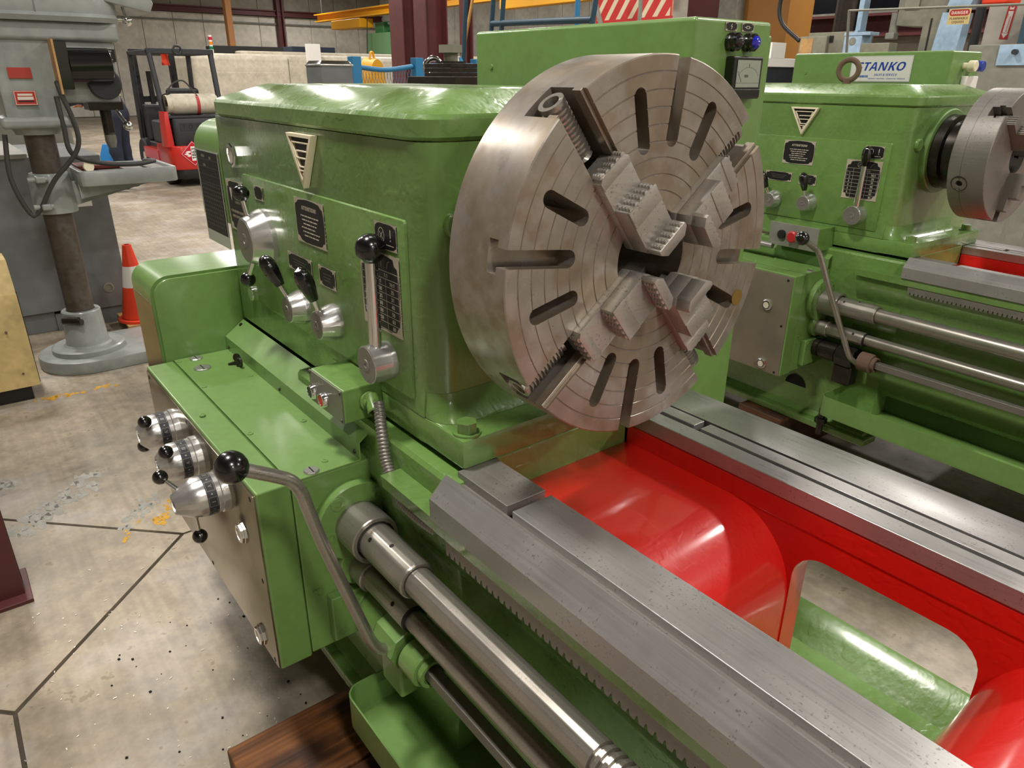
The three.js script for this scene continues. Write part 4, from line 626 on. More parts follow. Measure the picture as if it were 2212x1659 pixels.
// ---------------------------------------------------------------- drill press, facing -z
{
  const t = thing('drill_press', 'grey pillar drill press with round steel column behind the lathe', 'drill press', [-3.553, 0, 0.286]), g = M.pressGrey;
  const b = part(t, 'base', [exY([...circle(0, 0, 0.235, 40).filter(p => p[1] >= -0.02), [-0.225, -0.62], [0.225, -0.62]].sort((p, q) => 0), 0, 0.065, 0.008)], g);
  part(b, 'base_disc', rev([0, 0.06, 0], [0, 1, 0], [[0, 0.17], [0.03, 0.17], [0.036, 0.16], [0.036, 0.1]], 40, 0.4), g);
  part(b, 'column_socket', rev([0, 0.06, 0], [0, 1, 0], [[0.03, 0.12], [0.045, 0.102], [0.06, 0.098], [0.215, 0.09], [0.22, 0.086], [0.22, 0.066]], 40, 0.5), g);
  part(b, 'clamp_screw', [rod([0.10, 0.245, 0.03], [0.05, 0.245, 0.09], 0.02), rod([0.115, 0.24, 0.02], [0.09, 0.24, 0.045], 0.016)], M.blackSteel);
  part(t, 'column', rod([0, 0.1, 0], [0, 1.3, 0], 0.0635, 0.0635, 40), std({ color: 0x77706a, map: T.patina, metalness: 0.6, roughness: 0.5 }), 'brown-grey steel column');
  const tb = part(t, 'table', [exY(rrect(-0.19, 0.21, -0.535, -0.10, 0.03), 0.905, 0.975, 0.006, [rrect(-0.165, 0.185, -0.51, -0.125, 0.02).reverse()]), box(-0.18, 0.2, 0.91, 0.955, -0.525, -0.105, 0.004), exX([[0.91, -0.55], [0.91, -0.05], [0.79, -0.05]], -0.012, 0.012), exX([[0.91, -0.5], [0.91, -0.1], [0.84, -0.1]], 0.1, 0.115)], g);
  part(tb, 'table_top', box(-0.164, 0.184, 0.95, 0.962, -0.509, -0.126, 0.002), M.steelDark);
  for (const z of [-0.2, -0.31, -0.42]) part(tb, 'table_slot', box(-0.15, 0.17, 0.9622, 0.9628, z - 0.009, z + 0.009, 0), M.void);
  part(tb, 'table_clamp', rev([0, 0.775, 0], [0, 1, 0], [[0, 0.066], [0, 0.092], [0.03, 0.094], [0.17, 0.088], [0.185, 0.082], [0.185, 0.066]], 40, 0.5), g);
  part(tb, 'clamp_lug', [box(0.05, 0.125, 0.80, 0.83, 0.03, 0.07, 0.008), box(0.05, 0.125, 0.925, 0.955, 0.03, 0.07, 0.008), rod([0.10, 0.94, 0.02], [0.10, 0.94, 0.10], 0.012), rod([0.10, 0.815, 0.02], [0.10, 0.815, 0.10], 0.012)], M.pressGrey);
  const hd = part(t, 'head', [rev([0, 1.135, 0], [0, 1, 0], [[0, 0.066], [0, 0.095], [0.03, 0.11], [0.05, 0.11]], 40, 0.5), box(-0.14, 0.14, 1.165, 1.215, -0.15, 0.15, 0.02), exZ([[-0.10, 1.2], [0.10, 1.2], [0.115, 1.60], [-0.115, 1.60]], -0.12, 0.12, 0.01), exX([[1.27, -0.36], [1.27, -0.05], [1.60, -0.05], [1.60, -0.38]], -0.105, 0.105, 0.02), box(-0.13, 0.13, 1.53, 1.615, -0.40, 0.16, 0.02)], g);
  part(hd, 'belt_cover', [loft([[0.155, 1.610, 1], [0.165, 1.630, 1.02], [0.15, 1.645, 1], [0.155, 1.685, 1], [0.14, 1.745, 0.97], [0.15, 1.750, 0.98], [0.14, 1.815, 0.95], [0.11, 1.875, 0.9], [0.05, 1.905, 0.8]].map(([w, y, k]) => rrect(-w, w, -0.40 * k - 0.02, 0.30 * k, Math.min(0.12, w * 0.75), 8).map(([a, b]) => [a, y, b]).reverse()), 0.5)], g);
  part(hd, 'rear_motor_cover', exX([[1.70, -0.36], [1.66, -0.55], [1.70, -0.57], [1.86, -0.52], [1.95, -0.3]], -0.14, 0.14, 0.01), g);
  part(hd, 'cover_seam', box(-0.12, 0.1565, 1.645, 1.70, -0.08, -0.076, 0), M.cabGrey);
  const gearX = 0.105;
  part(hd, 'feed_motor', [rev([0.14, 1.43, -0.16], [0, 0, -1], [[0, 0], [0, 0.075], [0.17, 0.075], [0.175, 0.066], [0.175, 0]], 30, 0.4), box(0.06, 0.21, 1.33, 1.53, -0.16, -0.11, 0.004)], M.bakelite, 'black feed motor on the drill head');
  part(hd, 'dial_disc', rev([0.107, 1.355, -0.30], [1, 0, 0], [[0, 0], [0, 0.072], [0.018, 0.072], [0.022, 0.066], [0.022, 0]], 32, 0.4), M.gunmetal);
  part(hd, 'mounting_board', box(0.06, 0.21, 1.31, 1.535, -0.112, -0.103, 0.001), M.pine);
  { const bp = printBox(0.085, 0.06, 0.003).rotateY(Math.PI / 2).translate(0.113, 1.295, 0.03); bp.userData.uvDone = true; part(hd, 'brand_plate', bp, M.print(TX.brandPlate)); part(hd, 'label_plate', box(0.109, 0.1145, 1.375, 1.42, -0.015, 0.075, 0.001), std({ color: 0xa5392c, roughness: 0.6 })); const mp = printBox(0.07, 0.055, 0.003).rotateY(Math.PI / 2).translate(0.107, 1.475, -0.335); mp.userData.uvDone = true; part(hd, 'rating_plate', mp, M.print(TX.motorPlate)); }
  const sp = part(t, 'spindle', [rod([0, 1.12, -0.3], [0, 1.27, -0.3], 0.026), box(-0.06, 0.08, 1.235, 1.275, -0.37, -0.22, 0.005)], M.blackSteel);
  part(sp, 'chuck', rev([0, 1.06, -0.3], [0, 1, 0], [[0, 0], [0, 0.018], [0.03, 0.026], [0.07, 0.026], [0.08, 0.02]], 20), M.steelDark);
  part(t, 'depth_lever', [rod([0.10, 1.63, -0.45], [0.07, 1.72, -0.44], 0.007), ball([0.102, 1.625, -0.45], 0.022), ball([0.069, 1.73, -0.44], 0.019), rod([0.10, 1.63, -0.45], [0.09, 1.63, -0.37], 0.01)], M.chrome, 'lever with two polished balls');
  part(t, 'quill_handle', [rod([0.06, 1.25, -0.33], [0.13, 1.17, -0.36], 0.008), ball([0.135, 1.165, -0.362], 0.022)], M.chrome);
  part(t, 'power_cable', [tube([[0.15, 1.36, -0.10], [0.18, 1.33, -0.10], [0.18, 1.10, -0.13], [0.13, 0.93, 0.0], [0.10, 0.80, 0.08], [0.09, 0.79, 0.12], [0.08, 0.95, 0.16], [0.06, 1.14, 0.14]], 0.011, 60, 8), tube([[0.12, 1.30, -0.09], [0.14, 1.17, -0.09], [0.15, 1.05, -0.10], [0.12, 1.0, -0.22], [0.10, 0.985, -0.36], [0.06, 0.99, -0.46], [0.0, 0.988, -0.47], [-0.04, 0.985, -0.44]], 0.011, 60, 8)], M.cable, 'dark looping power cable');
  single('flat_tray', 'dark red flat tray lying on the drill press table', 'tray', box(-0.10, 0.1, 0, 0.018, -0.085, 0.1, 0.004), std({ color: 0x5c1a16, roughness: 0.5 }), [-3.62, 0.9645, 0.06], 0.0);
  single('tape_disc', 'small round cream disc with writing against the drill press column', 'disc', rev([0, 0.025, 0], [1, 0.2, -0.3], [[-0.006, 0], [-0.006, 0.024], [0.006, 0.024], [0.006, 0]], 24), M.cream, [-3.42, 0.964, 0.13], 0);
}
// ---------------------------------------------------------------- things at the left
{
  const t = thing('machine_cabinet', 'large grey machine cabinet behind the drill press', 'cabinet', [-4.57, 0, 0.9]);
  part(t, 'body', [box(-0.6, 0.40, 0.12, 0.98, -0.62, 1.6, 0.006), box(-0.55, 0.37, 0.0, 0.12, -0.55, 1.6, 0.004)], M.cabGrey);
  part(t, 'side_panel', box(-0.6, 0.405, 0.10, 0.975, -0.95, -0.625, 0.004), M.cabGrey);
  part(t, 'top_ledge', box(-0.62, 0.42, 0.975, 1.0, -0.6, 1.6, 0.004), M.machGrey);
  part(t, 'lock', rev([0.402, 0.22, -0.85], [1, 0, 0], [[0, 0], [0, 0.03], [0.01, 0.03], [0.012, 0.02], [0.006, 0.018], [0.006, 0]], 24), M.machGrey);
  part(t, 'paper_tag', box(0.405, 0.408, 0.70, 0.79, -0.86, -0.74, 0), M.white);
  part(t, 'skirt', exX([[0.0, -0.88], [0.10, -0.95], [0.10, -0.55], [0.0, -0.55]], -0.5, 0.38), M.cabGrey);
  const u = thing('grey_machine', 'grey-green machine body behind the drill table', 'machine', [-6.0, 0, 0.30]); part(u, 'body', box(-0.35, 0.35, 0, 1.28, -0.45, 1.2, 0.02), M.machGrey); part(u, 'way_cover', box(-0.2, 0.36, 1.0, 1.12, 0.2, 1.3, 0.01), M.whiteDirty);
  const w = thing('control_console', 'tan metal box with black underside at the left edge', 'box', [-3.20, 0, 0.735]);
  part(w, 'body', exZ([[-0.2, 0.07], [0.085, 0.075], [0.065, 0.50], [-0.035, 0.635], [-0.2, 0.635]], -0.175, 0.3, 0.004), M.tan); part(w, 'side_plate', box(-0.2, 0.06, 0.08, 0.51, -0.1785, -0.174, 0), M.gunmetal); part(w, 'plinth', box(-0.2, 0.05, 0, 0.07, -0.14, 0.28, 0.004), M.black);
  part(w, 'inset', (() => { const g = box(-0.002, 0.002, -0.05, 0.05, -0.12, 0.06, 0); g.rotateZ(0.64).translate(0.0165, 0.5685, 0.02); return g; })(), M.machGrey);
  for (const [y, z] of [[0.14, -0.12], [0.2, 0.0], [0.34, -0.10]]) part(w, 'rivet', rod([0.07, y, z], [0.085, y, z], 0.005), M.rust);
}
{
  const t = thing('traffic_cone', 'orange traffic cone with white band on a pallet', 'cone', [-3.95, 0.0605, -0.055]);
  part(t, 'base', rev([0, 0, 0], [0, 1, 0], [[0, 0], [0, 0.12], [0.014, 0.12], [0.018, 0.10]], 28), M.orange);
  const r = y => 0.098 - 0.075 * y / 0.44;
  part(t, 'lower_cone', rev([0, 0.0, 0], [0, 1, 0], [[0.02, r(0)], [0.2, r(0.2)]], 32), M.orange); part(t, 'white_band', rev([0, 0, 0], [0, 1, 0], [[0.2, r(0.2)], [0.32, r(0.32)]], 32), M.white); part(t, 'upper_cone', rev([0, 0, 0], [0, 1, 0], [[0.32, r(0.32)], [0.44, r(0.44)], [0.44, 0.015]], 32), M.orange);
  const p = thing('pallet', 'small wooden pallet under the traffic cone', 'pallet', [-3.99, 0, -0.16]);
  for (let k = 0; k < 3; k++) part(p, 'deck_board', box(-0.155, 0.16, 0.044, 0.06, -0.22 + k * 0.145, -0.09 + k * 0.145, 0.002), M.pine);
  for (const x of [-0.155, 0.115]) part(p, 'stringer', box(x, x + 0.045, 0, 0.044, -0.22, 0.2, 0.002), M.pine);
  single('wood_block', 'light wood block on the floor behind the grey cabinet corner', 'block', box(-0.16, 0.16, 0, 0.11, -0.09, 0.09, 0.004), M.pine, [-4.9, 0, -0.22]);
}
// ---------------------------------------------------------------- forklift seen from behind, driving towards -x
{
  const t = thing('forklift', 'red and black forklift with pale gas cylinder on its back', 'forklift', [-10.75, 0, -2.28]), r = M.forkRed, k = M.gunmetal;
  t.scale.setScalar(0.85);
  const c = part(t, 'counterweight', [exY(rrect(0.1, 0.95, -0.52, 0.52, [0.05, 0.22, 0.22, 0.05]), 0.26, 0.62, 0.02), exX([[0.6, 0.42], [0.6, 0.53], [1.12, 0.50], [1.12, 0.44]], 0.52, 0.86, 0.02), exX([[0.6, -0.53], [0.6, -0.42], [1.12, -0.44], [1.12, -0.50]], 0.52, 0.86, 0.02)], r);
  part(c, 'rear_grille', [exY(rrect(0.1, 0.90, -0.40, 0.40, 0.06), 0.60, 1.02, 0.02)], k); part(c, 'skirt', exY(rrect(0.12, 0.93, -0.50, 0.50, [0.05, 0.2, 0.2, 0.05]), 0.12, 0.27, 0.01), M.black); part(c, 'vent', box(0.893, 0.905, 0.64, 0.80, -0.22, 0.12, 0.004), M.void);
  part(c, 'side_step', box(-0.75, 0.2, 0.34, 0.52, 0.36, 0.53, 0.02), r);
  part(t, 'chassis', [box(-1.05, 0.6, 0.2, 0.6, -0.42, 0.42, 0.03), box(-0.5, 0.4, 0.6, 0.95, -0.4, 0.4, 0.04)], k);
  const tex = canvasTex(512, 96, (g, w, h) => { g.fillStyle = '#303235'; g.fillRect(0, 0, w, h); g.fillStyle = '#1f2022'; g.font = 'bold 84px sans-serif'; g.textAlign = 'center'; let x = 46; for (const q of 'TOYOTA') { g.fillText(q, x, 78); x += 84; } });
  const pg = printBox(0.62, 0.11, 0.004).rotateY(Math.PI / 2).translate(0.903, 0.90, 0.0); pg.userData.uvDone = true; part(c, 'lettering', pg, M.print(tex));
  const pl = printBox(0.27, 0.27, 0.004); pl.rotateZ(Math.PI / 4).rotateY(Math.PI / 2).translate(0.957, 0.505, 0.19); pl.userData.uvDone = true; part(c, 'hazard_placard', pl, M.print(TX.placard), 'red hazard diamond reading 1863');
  const gd = part(t, 'overhead_guard', [box(-0.85, 0.42, 1.94, 2.0, 0.42, 0.5, 0.01), box(-0.85, 0.42, 1.94, 2.0, -0.5, -0.42, 0.01), box(0.36, 0.44, 1.94, 2.02, -0.5, 0.5, 0.01), box(-0.88, -0.80, 1.94, 2.0, -0.5, 0.5, 0.01)], k);
  for (const x of [-0.6, -0.4, -0.2, 0.0, 0.2]) part(gd, 'guard_bar', box(x, x + 0.04, 1.95, 1.98, -0.44, 0.44, 0.004), k);
  for (const s of [-1, 1]) { part(gd, 'rear_post', rod([0.40, 1.95, s * 0.46], [0.62, 1.0, s * 0.44], 0.042, 0.042, 8), k); part(gd, 'front_post', rod([-0.84, 1.95, s * 0.46], [-1.0, 0.6, s * 0.46], 0.042, 0.042, 8), k); }
  const ms = part(t, 'mast', [box(-1.42, -1.30, 0.1, 2.05, 0.26, 0.36, 0.01), box(-1.42, -1.30, 0.1, 2.05, -0.36, -0.26, 0.01), box(-1.40, -1.32, 1.2, 1.3, -0.3, 0.3, 0.01), box(-1.40, -1.32, 1.95, 2.05, -0.3, 0.3, 0.01)], M.black); part(ms, 'hydraulic_cylinder', rod([-1.30, 0.3, 0.12], [-1.30, 1.7, 0.12], 0.04), M.black); part(ms, 'fork', [box(-2.4, -1.42, 0.06, 0.1, 0.15, 0.27, 0.004), box(-1.46, -1.42, 0.06, 0.7, 0.15, 0.27, 0.004)], M.black); part(ms, 'fork', [box(-2.4, -1.42, 0.06, 0.1, -0.27, -0.15, 0.004), box(-1.46, -1.42, 0.06, 0.7, -0.27, -0.15, 0.004)], M.black);
  for (const [x, z, q] of [[0.42, 0.42, 0.25], [0.42, -0.42, 0.25], [-0.92, 0.42, 0.32], [-0.92, -0.42, 0.32]]) { const w = part(t, 'wheel', rev([x, q, z - 0.09 * Math.sign(z)], [0, 0, Math.sign(z)], [[0, 0], [0, q * 0.95], [0.03, q], [0.15, q], [0.18, q * 0.93], [0.18, q * 0.6], [0.16, 0]], 30, 0.5), M.rubber); part(w, 'rim', rev([x, q, z + 0.07 * Math.sign(z)], [0, 0, Math.sign(z)], [[0, 0], [0, q * 0.55], [0.01, q * 0.5], [0.01, 0]], 20), M.whiteDirty); }
  part(t, 'seat', [box(-0.3, 0.2, 0.95, 1.06, -0.25, 0.25, 0.04), box(0.12, 0.24, 1.0, 1.45, -0.25, 0.25, 0.05)], M.black); part(t, 'steering_wheel', nz(new THREE.TorusGeometry(0.17, 0.014, 8, 24).rotateX(1.1).rotateY(Math.PI / 2).translate(-0.62, 1.28, 0)), M.black); part(t, 'dashboard', box(-0.95, -0.72, 0.6, 1.18, -0.4, 0.4, 0.04), k);
  part(t, 'tank_bracket', [box(0.38, 0.84, 1.02, 1.058, -0.46, 0.46, 0.01)], k);
  part(t, 'beacon', [rod([0.25, 1.86, 0.2], [0.25, 1.94, 0.2], 0.05), rod([0.25, 1.78, 0.2], [0.25, 1.86, 0.2], 0.06, 0.05)], M.orange); part(t, 'ring', nz(new THREE.TorusGeometry(0.06, 0.016, 8, 20).rotateY(Math.PI / 2).translate(0.445, 2.0, 0.05)), k);
  const cy = thing('gas_cylinder', 'pale white gas cylinder lying on the back of the forklift', 'gas cylinder', [-10.21, 0.902, -2.28]); cy.scale.setScalar(0.85);
  part(cy, 'shell', rev([0, 0.157, -0.40], [0, 0, 1], [[0, 0], [0.005, 0.08], [0.03, 0.135], [0.06, 0.155], [0.70, 0.155], [0.74, 0.135], [0.76, 0.08], [0.765, 0.05]], 36, 0.9), M.whiteDirty); part(cy, 'collar', rev([0, 0.155, 0.32], [0, 0, 1], [[0, 0.14], [0.08, 0.14], [0.08, 0.13], [0, 0.13]], 30), M.whiteDirty); part(cy, 'valve', [rod([0, 0.155, 0.34], [0, 0.155, 0.40], 0.025), rod([0, 0.155, 0.39], [0.04, 0.22, 0.40], 0.014)], M.gunmetal); part(cy, 'strap', rev([0, 0.155, -0.08], [0, 0, 1], [[0, 0.157], [0.05, 0.157], [0.05, 0.155], [0, 0.155]], 30), std({ color: 0xb03b38, roughness: 0.6 }));
  part(cy, 'hose', tube([[0.0, 0.2, 0.39], [0.04, 0.42, 0.3], [0.02, 0.5, 0.1], [0.0, 0.33, -0.05], [0.10, 0.28, -0.06]], 0.012, 40, 8), M.cable);
}
// ---------------------------------------------------------------- person bending forward beyond the drill press
{
  const J = { pel: [0, 0.95, 0, 0.135], wa: [0.04, 1.08, 0, 0.13], ch: [0.16, 1.32, 0, 0.15], nk: [0.24, 1.47, 0, 0.06], hd: [0.30, 1.56, 0, 0.09], ls: [0.17, 1.38, 0.18, 0.07], rs: [0.17, 1.38, -0.18, 0.07], le: [0.26, 1.12, 0.25, 0.05], re: [0.26, 1.12, -0.25, 0.05], lw: [0.48, 1.06, 0.18, 0.037], rw: [0.48, 1.06, -0.18, 0.037], lh: [0.0, 0.92, 0.09, 0.10], rh: [0.0, 0.92, -0.09, 0.10], lk: [0.03, 0.50, 0.11, 0.068], rk: [0.03, 0.50, -0.11, 0.068], la: [-0.03, 0.10, 0.12, 0.052], ra: [-0.03, 0.10, -0.12, 0.052], lt: [0.14, 0.045, 0.13, 0.04], rt: [0.14, 0.045, -0.13, 0.04] };
  const bones = [['pel', 'wa'], ['wa', 'ch'], ['ch', 'nk'], ['nk', 'hd'], ['ch', 'ls'], ['ch', 'rs'], ['ls', 'le'], ['rs', 're'], ['le', 'lw'], ['re', 'rw'], ['pel', 'lh'], ['pel', 'rh'], ['lh', 'lk'], ['rh', 'rk'], ['lk', 'la'], ['rk', 'ra'], ['la', 'lt'], ['ra', 'rt']];
  const N = 110, S = 0.9, cx = 0.2, cy = 0.82, mc = new MarchingCubes(N, BM, false, false, 200000);
  mc.isolation = 0;
  const smin = (a, b, k) => { const h = Math.max(k - Math.abs(a - b), 0) / k; return Math.min(a, b) - h * h * k * 0.25; };
  for (let z = 0; z < N; z++) for (let y = 0; y < N; y++) for (let x = 0; x < N; x++) {
    const px = (x - N / 2) / (N / 2) * S + cx, py = (y - N / 2) / (N / 2) * S + cy, pz = (z - N / 2) / (N / 2) * S; let d = 1;
    for (const [a, b] of bones) { const A = J[a], B = J[b], dx = B[0] - A[0], dy = B[1] - A[1], dz = B[2] - A[2], t = clamp(((px - A[0]) * dx + (py - A[1]) * dy + (pz - A[2]) * dz) / (dx * dx + dy * dy + dz * dz)), ex = px - A[0] - dx * t, ey = py - A[1] - dy * t, ez = pz - A[2] - dz * t; d = smin(d, Math.sqrt(ex * ex + ey * ey + ez * ez) - (A[3] + (B[3] - A[3]) * t), 0.05); }
    mc.field[x + y * N + z * N * N] = -d;
  }
  mc.update();
  const n = mc.count, g = new THREE.BufferGeometry(); g.setAttribute('position', new THREE.BufferAttribute(mc.positionArray.slice(0, n * 3), 3)); g.setAttribute('normal', new THREE.BufferAttribute(mc.normalArray.slice(0, n * 3), 3));
  g.scale(S, S, S).translate(cx, cy, 0);
  const t = thing('person', 'person in navy work clothes with yellow reflective bands bending forward behind the drill press', 'person', [-10.05, 0, -1.29], R(-128));
  const fing = []; for (const s of [-1, 1]) { fing.push(ball([0.52, 1.045, s * 0.175], 0.04, 12)); for (let k = 0; k < 4; k++) fing.push(rod([0.54, 1.04, s * 0.175 + (k - 1.5) * 0.02], [0.605 - Math.abs(k - 1.4) * 0.008, 1.01, s * 0.175 + (k - 1.5) * 0.021], 0.0095, 0.008, 8)); fing.push(rod([0.52, 1.04, s * 0.175 - s * 0.035], [0.56, 1.03, s * 0.175 - s * 0.06], 0.011, 0.009, 8)); }
  part(t, 'body', g, M.navy);
  for (let h = 0; h < 2; h++) part(t, 'hand', fing.slice(h * 6, h * 6 + 6), std({ color: 0xb98367, roughness: 0.6 })); part(t, 'head', [rev([0.33, 1.60, 0], [0.35, -0.9, 0], [[-0.12, 0], [-0.10, 0.06], [-0.04, 0.098], [0.04, 0.10], [0.09, 0.07], [0.12, 0.03], [0.125, 0]], 24, 1.2), rod([0.42, 1.61, 0], [0.45, 1.59, 0], 0.018, 0.012, 8), ball([0.33, 1.60, 0.1], 0.022, 10), ball([0.33, 1.60, -0.1], 0.022, 10)], std({ color: 0xb98367, roughness: 0.6 }));
  part(t, 'hair', rev([0.31, 1.62, 0], [-0.3, 1, 0], [[-0.02, 0.106], [0.05, 0.09], [0.09, 0.04], [0.10, 0]], 24, 1.2), std({ color: 0x2e2219, roughness: 0.8 }));
  const band = (a, b, t0, r) => { const A = V(...J[a].slice(0, 3)), B = V(...J[b].slice(0, 3)), o = A.clone().lerp(B, t0), d = B.clone().sub(A).normalize(); return rev(o, d, [[-0.03, r], [0.03, r], [0.03, r - 0.01], [-0.03, r - 0.01], [-0.03, r]], 24); };
  part(t, 'reflective_band', band('wa', 'ch', 0.15, 0.155), M.hivis); for (const s of ['l', 'r']) { part(t, 'reflective_band', band(s + 'k', s + 'a', 0.55, 0.078), M.hivis); part(t, 'reflective_band', band(s + 's', s + 'e', 0.6, 0.074), M.hivis); }
  single('blue_bag', 'bright blue bag standing behind the drill press table', 'bag', loft([rrect(-0.16, 0.16, -0.12, 0.12, 0.04).map(([a, b]) => [a, 0, b]), rrect(-0.18, 0.18, -0.13, 0.13, 0.05).map(([a, b]) => [a, 0.35, b]), rrect(-0.12, 0.12, -0.05, 0.05, 0.03).map(([a, b]) => [a, 0.6, b])].map(r => r.reverse())), std({ color: 0x2a86cf, roughness: 0.7 }), [-12.2, 0, -1.5], 0.4).scale.setScalar(0.7);
}
// ---------------------------------------------------------------- background machines
{
  const t = thing('machining_center', 'long off-white enclosed machine in front of the end wall', 'machine', [-15.1, 0, -6.6]);
  part(t, 'enclosure', [box(-0.9, 0.6, 0.0, 1.78, -4.4, 3.0, 0.12), box(-0.7, 0.3, 1.7, 1.84, -3.8, 2.0, 0.03)], M.whiteDirty); for (const z of [-2.2, 1.16]) part(t, 'panel_seam', box(0.599, 0.603, 0.05, 1.7, z, z + 0.02, 0), M.machGrey);
  part(t, 'door', box(0.598, 0.612, 0.1, 1.45, 1.3, 2.6, 0.01), M.whiteDirty); part(t, 'top_unit', box(-0.5, 0.0, 1.8, 1.93, 1.0, 2.4, 0.01), M.black); part(t, 'top_unit', box(-0.5, 0.1, 1.8, 1.95, -0.1, 0.85, 0.01), M.navy);
  part(t, 'control_column', box(0.62, 0.82, 0.9, 1.98, 0.56, 0.80, 0.01), M.white); part(t, 'door_handle', box(0.6, 0.66, 1.15, 1.25, -0.2, 0.1, 0.02), M.white);
  const s = thing('signal_tower', 'red, orange and green stacked signal light above the white machine', 'signal light', [-14.5, 1.78, -3.97]); part(s, 'base', rod([0, 0, 0], [0, 0.06, 0], 0.035), M.white); [[0.06, 0x137a56], [0.14, 0xe08a1c], [0.22, 0xc5222f]].forEach(([y, c]) => { part(s, 'lens', rod([0, y, 0], [0, y + 0.05, 0], 0.035), std({ color: c, roughness: 0.3 })); part(s, 'spacer', rod([0, y + 0.05, 0], [0, y + 0.08, 0], 0.03), M.white); });
}
{ const t = thing('monorail_crane', 'yellow overhead crane beam in the background', 'crane', [-20, 0, -12]); part(t, 'beam', [box(-7.4, 12.5, 3.22, 3.26, -0.15, 0.15, 0), box(-7.4, 12.5, 3.44, 3.48, -0.15, 0.15, 0), box(-7.4, 12.5, 3.22, 3.48, -0.02, 0.02, 0)], M.yellow); part(t, 'trolley', box(-5.8, -3.6, 2.9, 3.18, -0.25, 0.25, 0.02), M.yellow); part(t, 'end_carriage', box(4.3, 9.5, 2.96, 3.2, 0.1, 0.4, 0.02), M.yellow); for (const x of [-3.1, -1.4]) part(t, 'hoist_cable', rod([x, 0.9, 0.4], [x - 0.05, 3.2, 0.2], 0.014), M.black); for (const x of [-7.0, 0, 6, 12]) part(t, 'hanger', rod([x, 3.46, 0], [x, 6.41, 0], 0.02), M.gunmetal); }
{ const t = thing('green_machine', 'pale green machine cabinet left of the maroon columns', 'machine', [-22.6, 0, -12.6]); part(t, 'body', box(-1.3, 1.4, 0, 2.72, -0.5, 0.5, 0.02), std({ color: 0x6f9a6c, roughness: 0.6 })); part(t, 'top_motor', [rod([-0.9, 2.9, 0], [0.3, 2.9, 0], 0.2), box(-1.0, -0.4, 2.7, 3.05, -0.3, 0.3, 0.03)], std({ color: 0x3f7a48, roughness: 0.6 })); }
{ const t = thing('grey_junction_box', 'grey rectangular terminal box showing over the headstock lid', 'box', [-2.22, 0, -0.62]); part(t, 'body', box(-0.12, 0.02, 1.30, 1.432, -0.06, 0.075, 0.004), M.cabGrey); part(t, 'lid', [box(-0.123, 0.023, 1.428, 1.436, -0.063, 0.078, 0.003), loft([rrect(-0.12, 0.02, -0.06, 0.075, 0.006).map(([a, b]) => [a, 1.435, b]), rrect(-0.11, 0.012, -0.052, 0.067, 0.006).map(([a, b]) => [a, 1.4475, b])].map(r => r.reverse()))], M.chrome); part(t, 'stand', box(-0.10, 0.0, 0, 1.31, -0.045, 0.06, 0.004), M.cabGrey); }
{ const t = thing('clamping_block', 'stack of dark steel plates topped by a big hexagon bolt behind the lid', 'tool', [-1.40, 0, -0.62]), y = 1.36; part(t, 'plate', box(-0.14, 0.13, y, y + 0.033, -0.08, 0.08, 0.002), M.blackSteel); for (let k = 0; k < 3; k++) part(t, 'plate', box(-0.085, 0.065, y + 0.033 + k * 0.0125, y + 0.0445 + k * 0.0125, -0.05, 0.05, 0.001), M.blackSteel); part(t, 'washer', rod([-0.01, y + 0.071, 0], [-0.01, y + 0.076, 0], 0.05), M.blackSteel); part(t, 'bolt', [rod([-0.01, y + 0.07, 0], [-0.01, y + 0.10, 0], 0.022), rod([-0.01, y + 0.10, 0], [-0.01, y + 0.122, 0], 0.04, 0.04, 6)], M.oliveGrey); part(t, 'ring', nz(new THREE.TorusGeometry(0.026, 0.009, 10, 24).rotateY(1.2).translate(-0.112, y + 0.06, 0)), M.chrome); part(t, 'stand', box(-0.1, 0.1, 0, y, -0.07, 0.07, 0.004), M.gunmetal); }
{ const t = thing('mesh_guard', 'blue guard fence of posts, rail and wire mesh behind the headstock', 'fence', [-6, 0, -3.2]); for (const z of [0.60, -0.07, -0.78]) part(t, 'post', box(-0.05, 0.05, 0, 1.56, z - 0.045, z + 0.045, 0.004), M.blue); part(t, 'rail', [tube([[0, 1.475, 0.60], [0, 1.45, 0.28], [0, 1.49, -0.07]], 0.022, 20, 8), tube([[0, 1.49, -0.07], [0, 1.50, -0.78]], 0.022, 8, 8)], M.blue); const w = []; for (let k = 0; k < 42; k++) { const z = -0.74 + k * 0.032; w.push(rod([0, 0.9, z], [0, 1.45, z + 0.12], 0.0022, 0.0022, 4), rod([0, 0.9, z + 0.12], [0, 1.45, z], 0.0022, 0.0022, 4)); } const q = part(t, 'wire_mesh', w, std({ color: 0x5d7f96, roughness: 0.5, metalness: 0.4 })); q.userData.kind = 'stuff'; part(t, 'bottom_rail', box(-0.02, 0.02, 0.85, 0.9, -0.78, 0.6, 0), M.blue); }
